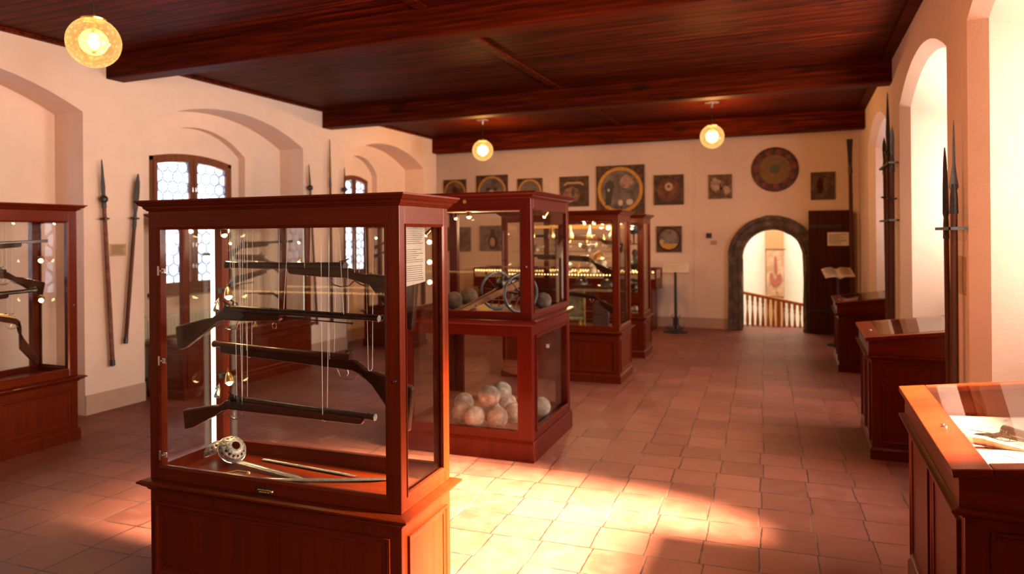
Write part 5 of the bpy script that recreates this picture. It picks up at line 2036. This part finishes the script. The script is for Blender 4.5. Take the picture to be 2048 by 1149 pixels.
def picture(label, x0, x1, z0, z1, style, seed, name='painted_target', yy=YP):
    yy = yy - 0.036 if x1 < -4.3 else yy
    w, h = x1 - x0, z1 - z0
    r = thing(name, label, 'picture', ((x0 + x1) / 2, yy, z0), 0, 'painted boards on the back wall')
    rn = random.Random(seed)
    pals = {'dark': [(0.035, 0.012, 0.008), (0.11, 0.042, 0.02), (0.26, 0.13, 0.06)],
            'mid': [(0.06, 0.022, 0.012), (0.20, 0.09, 0.045), (0.42, 0.26, 0.15)],
            'grey': [(0.08, 0.05, 0.045), (0.24, 0.17, 0.15), (0.42, 0.30, 0.24)],
            'gold': [(0.16, 0.06, 0.02), (0.34, 0.16, 0.05), (0.50, 0.28, 0.10)]}
    pals = {k_: [tuple(0.68 * c_ for c_ in cc_) for cc_ in v_] for k_, v_ in pals.items()}
    base = m_blotch('painted_board', pals['dark' if style.get('rim') else style.get('pal', 'dark')], 7 + 9 * rn.random(), 0.6, seed * 3.1)
    if style.get('round'):
        R = w / 2
        m_ = MB()
        m_.lathe([(R - 0.004, 0), (R, 0.008), (R, 0.022), (R - 0.01, 0.028)], (0, -0.001, h / 2), (0, -1, 0), 48)
        m_.build('board', base, r, 0, True)
        m_ = MB()
        m_.lathe([(R * 0.66, 0.0), (R * 0.66, 0.003)], (0, -0.0292, h / 2), (0, -1, 0), 40)
        m_.build('painted_field', m_blotch('painted_field', [(0.11, 0.045, 0.009), (0.19, 0.085, 0.018), (0.26, 0.13, 0.035)], 5, 0.6, 9), r)
        m_ = MB()
        for i in range(11):
            a = 2 * pi * i / 11 + 0.2
            rr = R * 0.80
            m_.lathe([(0.045 + 0.02 * rn.random(), 0), (0.03, 0.003)], (rr * cos(a), -0.0325, h / 2 + rr * sin(a)), (0, -1, 0), 12)
        m_.build('painted_flowers', m_blotch('painted_flowers', [(0.03, 0.015, 0.008), (0.16, 0.018, 0.012), (0.20, 0.06, 0.03)], 8, 0.6, 2), r)
        m_ = MB()
        m_.lathe([(R * 0.21, 0.0), (R * 0.21, 0.004)], (0, -0.0326, h / 2), (0, -1, 0), 32)
        m_.build('bullseye', 'black', r)
        m_ = MB()
        for i in range(5):
            a = radians(50 + 20 * i)
            m_.box(-0.018, 0.018, -0.0345, -0.0325, -0.004, 0.006, Matrix.Translation((R * 0.45 * cos(a), 0, h / 2 + R * 0.45 * sin(a))) @ Matrix.Rotation(-(a - pi / 2), 4, 'Y'))
        m_.build('painted_scroll', 'leather', r)
        return r
    m_ = MB()
    m_.box(-w / 2, w / 2, -0.028, -0.001, 0, h)
    m_.build('board', base, r, 0.003)
    R = min(w, h) / 2 * 0.94
    cz = h / 2
    if style.get('rim'):
        m_ = MB()
        m_.lathe([(R * 0.86, 0.0), (R * 0.86, 0.004), (R * 0.96, 0.009), (R, 0.005), (R, 0.0)], (0, -0.0285, cz), (0, -1, 0), 44)
        m_.build('gilt_ring', style['rim'], r, 0, True)
    if style.get('disc'):
        m_ = MB()
        m_.lathe([(R * 0.855, 0.0), (R * 0.855, 0.0055)], (0, -0.0288, cz), (0, -1, 0), 40)
        m_.build('painted_field', m_blotch('painted_field', pals[style['disc']], 6, 0.6, seed), r)
    y = -0.0345
    for (nm, mat, pts) in style.get('shapes', []):
        m_ = MB()
        for poly in pts:
            m_.prism([(a * w / 2, cz + b_ * h / 2) for a, b_ in poly], y - 0.0015, y - 0.0002, 'Y')
        m_.build(nm, mat, r)
        y -= 0.002
    return r


_crn = random.Random(77)


def circ(cx_, cz_, rx, rz_=None, n=18, j=0.0):
    rz_ = rx if rz_ is None else rz_
    j = 0.0 if j == 0 else j
    return [(cx_ + rx * cos(2 * pi * i / n) * (1 + _crn.uniform(-j, j)), cz_ + rz_ * sin(2 * pi * i / n) * (1 + _crn.uniform(-j, j))) for i in range(n)]


fig = [(-0.62, -0.62), (-0.38, -0.62), (-0.30, 0.0), (-0.22, 0.16), (-0.30, 0.34), (-0.42, 0.42), (-0.60, 0.28), (-0.68, 0.05), (-0.60, 0.0)]
st_small = dict(rim='gold', disc='mid', shapes=[('painted_figure', 'leather', [circ(0.0, 0.05, 0.22, 0.4)])])
ZP = -0.0
picture('square target with brown roundel, leftmost of the upper row on the back wall', -6.598, -6.10, 2.252, 2.757, st_small, 1)
picture('larger square target with a pale double-eyed roundel, second of the upper row', -5.877, -5.21, 2.175, 2.815,
        dict(rim='gold', disc='grey', shapes=[('painted_birds', 'leather', [circ(-0.22, 0.15, 0.15, 0.13), circ(0.22, 0.15, 0.15, 0.13)]), ('painted_figure', 'parch', [circ(0, -0.1, 0.2, 0.2)])]), 2)
picture('square target with bright golden ring and green trees, third of the upper row', -5.007, -4.501, 2.215, 2.722,
        dict(rim='gold', disc='grey', shapes=[('painted_trees', 'greencloth', [circ(-0.35, 0.1, 0.25, 0.3), circ(0.35, 0.1, 0.28, 0.3)])]), 3)
picture('dark square target with pale scroll, left of the largest picture', -4.167, -3.609, 2.165, 2.727,
        dict(pal='dark', shapes=[('painted_scroll', 'parch', [[(-0.5, 0.62), (0.5, 0.62), (0.72, 0.45), (0.6, 0.38), (0.45, 0.5), (-0.45, 0.5), (-0.6, 0.38), (-0.72, 0.45)]]),
                                 ('painted_field', m_blotch('painted_ground', [(0.12, 0.05, 0.025), (0.26, 0.13, 0.07), (0.42, 0.24, 0.14)], 9, 0.7, 6), [circ(-0.15, -0.2, 0.6, 0.5)]),
                                 ('painted_figure', 'leather', [circ(-0.05, -0.05, 0.14, 0.3)])]), 4)
picture('largest picture, black square with golden ring, dark standing figure and wreath', -3.459, -2.572, 2.0, 2.893,
        dict(rim='gold', disc='grey', shapes=[('painted_figure', 'black', [fig]), ('painted_wreath', 'greencloth', [circ(0.28, 0.32, 0.36)]), ('painted_medallion', m_blotch('rosy_medallion', [(0.20, 0.10, 0.07), (0.42, 0.24, 0.18), (0.58, 0.40, 0.32)], 14, 0.6, 3), [circ(0.28, 0.32, 0.27)]),
                                              ('painted_face', 'paper', [circ(-0.47, 0.0, 0.05, 0.06), circ(0.02, -0.52, 0.10, 0.12), circ(0.40, -0.5, 0.14, 0.12)])]), 5)
picture('dark square target with a pale ring at its centre, right of the largest picture', -2.405, -1.885, 2.155, 2.686,
        dict(pal='dark', shapes=[('painted_field', m_blotch('reddish_field', [(0.05, 0.018, 0.010), (0.15, 0.05, 0.02), (0.26, 0.11, 0.05)], 8, 0.7, 16), [circ(0, 0, 0.78)]), ('pale_ring', 'parch', [circ(0.02, 0.2, 0.28)]), ('hole', 'leather', [circ(0.0, 0.22, 0.09)])]), 6)
picture('small light-brown painted board between the round disc and the pendant lamp', -1.464, -1.075, 2.241, 2.655,
        dict(pal='mid', shapes=[('painted_sky', m_blotch('pale_sky', [(0.20, 0.10, 0.06), (0.40, 0.26, 0.17), (0.55, 0.40, 0.28)], 14, 0.7, 4), [circ(-0.35, 0.1, 0.5, 0.55, 22, 0.25), circ(0.5, -0.3, 0.35, 0.4, 18, 0.25)]), ('painted_figure', m_blotch('dark_figure', [(0.05, 0.02, 0.012), (0.12, 0.05, 0.03), (0.25, 0.12, 0.07)], 18, 0.7, 4), [circ(0.1, -0.5, 0.30, 0.42, 16, 0.25), circ(0.05, 0.0, 0.1, 0.3, 12, 0.2), circ(0.6, 0.3, 0.2, 0.35, 12, 0.3)])]), 7)
picture('large round dark target disc with yellow field above the arched doorway', -0.763, -0.018, 2.318, 3.09, dict(round=True), 8)
picture('small very dark square board above the dark door leaf', 0.16, 0.522, 2.18, 2.63,
        dict(pal='dark', shapes=[('painted_figure', 'doorwood', [circ(-0.2, 0.0, 0.28, 0.6)]), ('painted_light', m_blotch('dim_gold', [(0.08, 0.03, 0.01), (0.16, 0.07, 0.03), (0.22, 0.10, 0.04)], 12, 0.7, 5), [circ(0.25, 0.1, 0.22, 0.5)])]), 9)
picture('lower-row square target at the far left, seen through the red case', -6.551, -6.011, 1.331, 1.812, dict(pal='mid', shapes=[('painted_figure', 'leather', [circ(0.1, 0, 0.3, 0.6)])]), 10)
picture('lower-row greenish picture of a standing figure, seen through the red case', -5.81, -5.30, 1.341, 1.832,
        dict(pal='grey', shapes=[('painted_figure', 'leather', [circ(0.1, 0.45, 0.18, 0.3), circ(0.1, -0.3, 0.4, 0.6)]), ('painted_apron', 'parch', [circ(0.08, -0.3, 0.2, 0.35)])]), 11)
picture('lower-row target with a circular landscape and small pale spot, right of the aisle cases', -2.369, -1.927, 1.317, 1.779,
        dict(pal='dark', rim='stock2', disc='grey', shapes=[('painted_field', m_blotch('green_field', [(0.07, 0.06, 0.04), (0.20, 0.17, 0.12), (0.34, 0.20, 0.14)], 10, 0.7, 8), [circ(0.0, 0.1, 0.62, 0.55)]), ('painted_foreground', 'gold', [[(-0.7, -0.35), (0.7, -0.35), (0.5, -0.65), (0.0, -0.78), (-0.5, -0.65)]]),
                                               ('pale_spot', 'parch', [circ(-0.56, -0.2, 0.17, 0.19)])]), 12)
for (nm, lb, x0, x1, z0, z1, mt, ct) in (('thermostat', 'small dark thermostat box left of the arched doorway', -1.51, -1.42, 1.565, 1.65, 'black', 'thermostat'),
                                         ('wall_switch', 'small cream switch plate below the dark thermostat box', -1.435, -1.335, 1.455, 1.525, 'parch', 'switch')):
    o = thing(nm, lb, ct, ((x0 + x1) / 2, YB - 0.001, z0))
    m_ = MB()
    m_.box(-(x1 - x0) / 2, (x1 - x0) / 2, -0.025, 0, 0, z1 - z0)
    m_.build('housing', mt, o, 0.004)
    m_ = MB()
    m_.cyl((0, -0.025, (z1 - z0) / 2), (0, -0.03, (z1 - z0) / 2), 0.018, n=16)
    m_.build('knob', mt, o, 0, True)

# ---- wrought-iron reading stand
s_ = thing('reading_stand', 'wrought-iron stand with a tilted pale text board in front of the back wall', 'stand', (-1.94, 11.86, 0))
m_ = MB()
m_.lathe([(0.20, 0.0), (0.205, 0.012), (0.12, 0.03), (0.03, 0.05)], n=28)
m_.build('base', 'iron', s_, 0, True)
m_ = MB()
m_.cyl((0, 0, 0.04), (0, 0, 1.0), 0.025, 0.022, 16)
m_.build('pole', 'iron', s_, 0, True)
for k in range(4):
    a = pi / 4 + k * pi / 2
    ca, sa = cos(a), sin(a)
    m_ = MB()
    P = lambda r_, z: (r_ * ca, r_ * sa, z)
    m_.tube([P(0.025, 0.26), P(0.05, 0.20), P(0.055, 0.12), P(0.10, 0.06), P(0.15, 0.055), P(0.175, 0.08), P(0.165, 0.11), P(0.145, 0.105)], 0.007, 6)
    m_.tube([P(0.025, 0.18), P(0.05, 0.22), P(0.085, 0.235), P(0.10, 0.26), P(0.085, 0.28), P(0.07, 0.27)], 0.006, 6)
    m_.build('scroll', 'iron', s_, 0, True)
TT = Matrix.Translation((-0.0, 0.02, 1.0)) @ Matrix.Rotation(radians(52), 4, 'X')
m_ = MB()
m_.box(-0.225, 0.225, -0.02, 0.19, 0, 0.008, TT)
m_.build('text_board', 'pale_wood', s_)
m_ = MB()
m_.box(-0.22, 0.22, -0.015, 0.185, 0.0085, 0.010, TT)
sh = m_.build('text_sheet', 'paper', s_)
m_ = MB()
for a, b_, z0, z1 in text_bars(0.44, 0.2, 9, 21):
    m_.box(a - 0.22, b_ - 0.22, z0 - 0.015, z1 - 0.015, 0.0102, 0.011, TT)
m_.build('printed_lines', 'parch', sh)

# ---- open book on a stand before the dark door
s_ = thing('book_stand', 'slim dark stand in front of the dark door leaf behind the farthest desk', 'stand', (0.50, 11.20, 0))
m_ = MB()
m_.lathe([(0.16, 0.0), (0.16, 0.012), (0.03, 0.03)], n=24)
m_.build('base', 'iron', s_, 0, True)
m_ = MB()
m_.cyl((0, 0, 0.02), (0, 0, 1.01), 0.014)
m_.build('pole', 'iron', s_)
m_ = MB()
TT = Matrix.Translation((0, 0, 1.015)) @ Matrix.Rotation(radians(24), 4, 'X')
m_.box(-0.15, 0.15, -0.08, 0.12, 0, 0.01, TT)
m_.build('support_plate', 'iron', s_)
bk = thing('open_book', 'open yellowed book with curling pages resting on the slim stand by the dark door', 'book', (0.50, 11.20, 1.032), 0, None, rot=(radians(24), 0, radians(12)))
for sgn in (-1, 1):
    m_ = MB()
    N = 10
    T_, B_ = [], []
    for i in range(N + 1):
        u = i / N
        x = sgn * 0.20 * u
        z = 0.012 + 0.034 * math.sin(min(1, u * 2.2) * pi * 0.5) * (1 - 0.75 * u * u) + (0.015 * (u ** 4) if sgn > 0 else -0.01 * u ** 4)
        for lst, dz_ in ((T_, 0), (B_, -0.010 - 0.012 * (1 - u))):
            lst.append((x, z + dz_))
    m_.prism(T_ + B_[::-1], -0.13, 0.15, 'Y')
    pg_ = m_.build('pages', 'parch', bk)
    m_ = MB()
    for a, b_, z0, z1 in text_bars(0.17, 0.26, 14, 30 + sgn):
        u = 0.02 + (a + b_) / 2
        uu = min(1, u / 0.20)
        z = 0.0125 + 0.034 * math.sin(min(1, uu * 2.2) * pi * 0.5) * (1 - 0.75 * uu * uu) + (0.015 * (uu ** 4) if sgn > 0 else -0.01 * uu ** 4)
        m_.box(sgn * (a + 0.02) if sgn > 0 else -(b_ + 0.02), sgn * (b_ + 0.02) if sgn > 0 else -(a + 0.02), z0 - 0.11, z1 - 0.11, z, z + 0.0012)
    m_.build('printed_lines', 'ink', pg_)
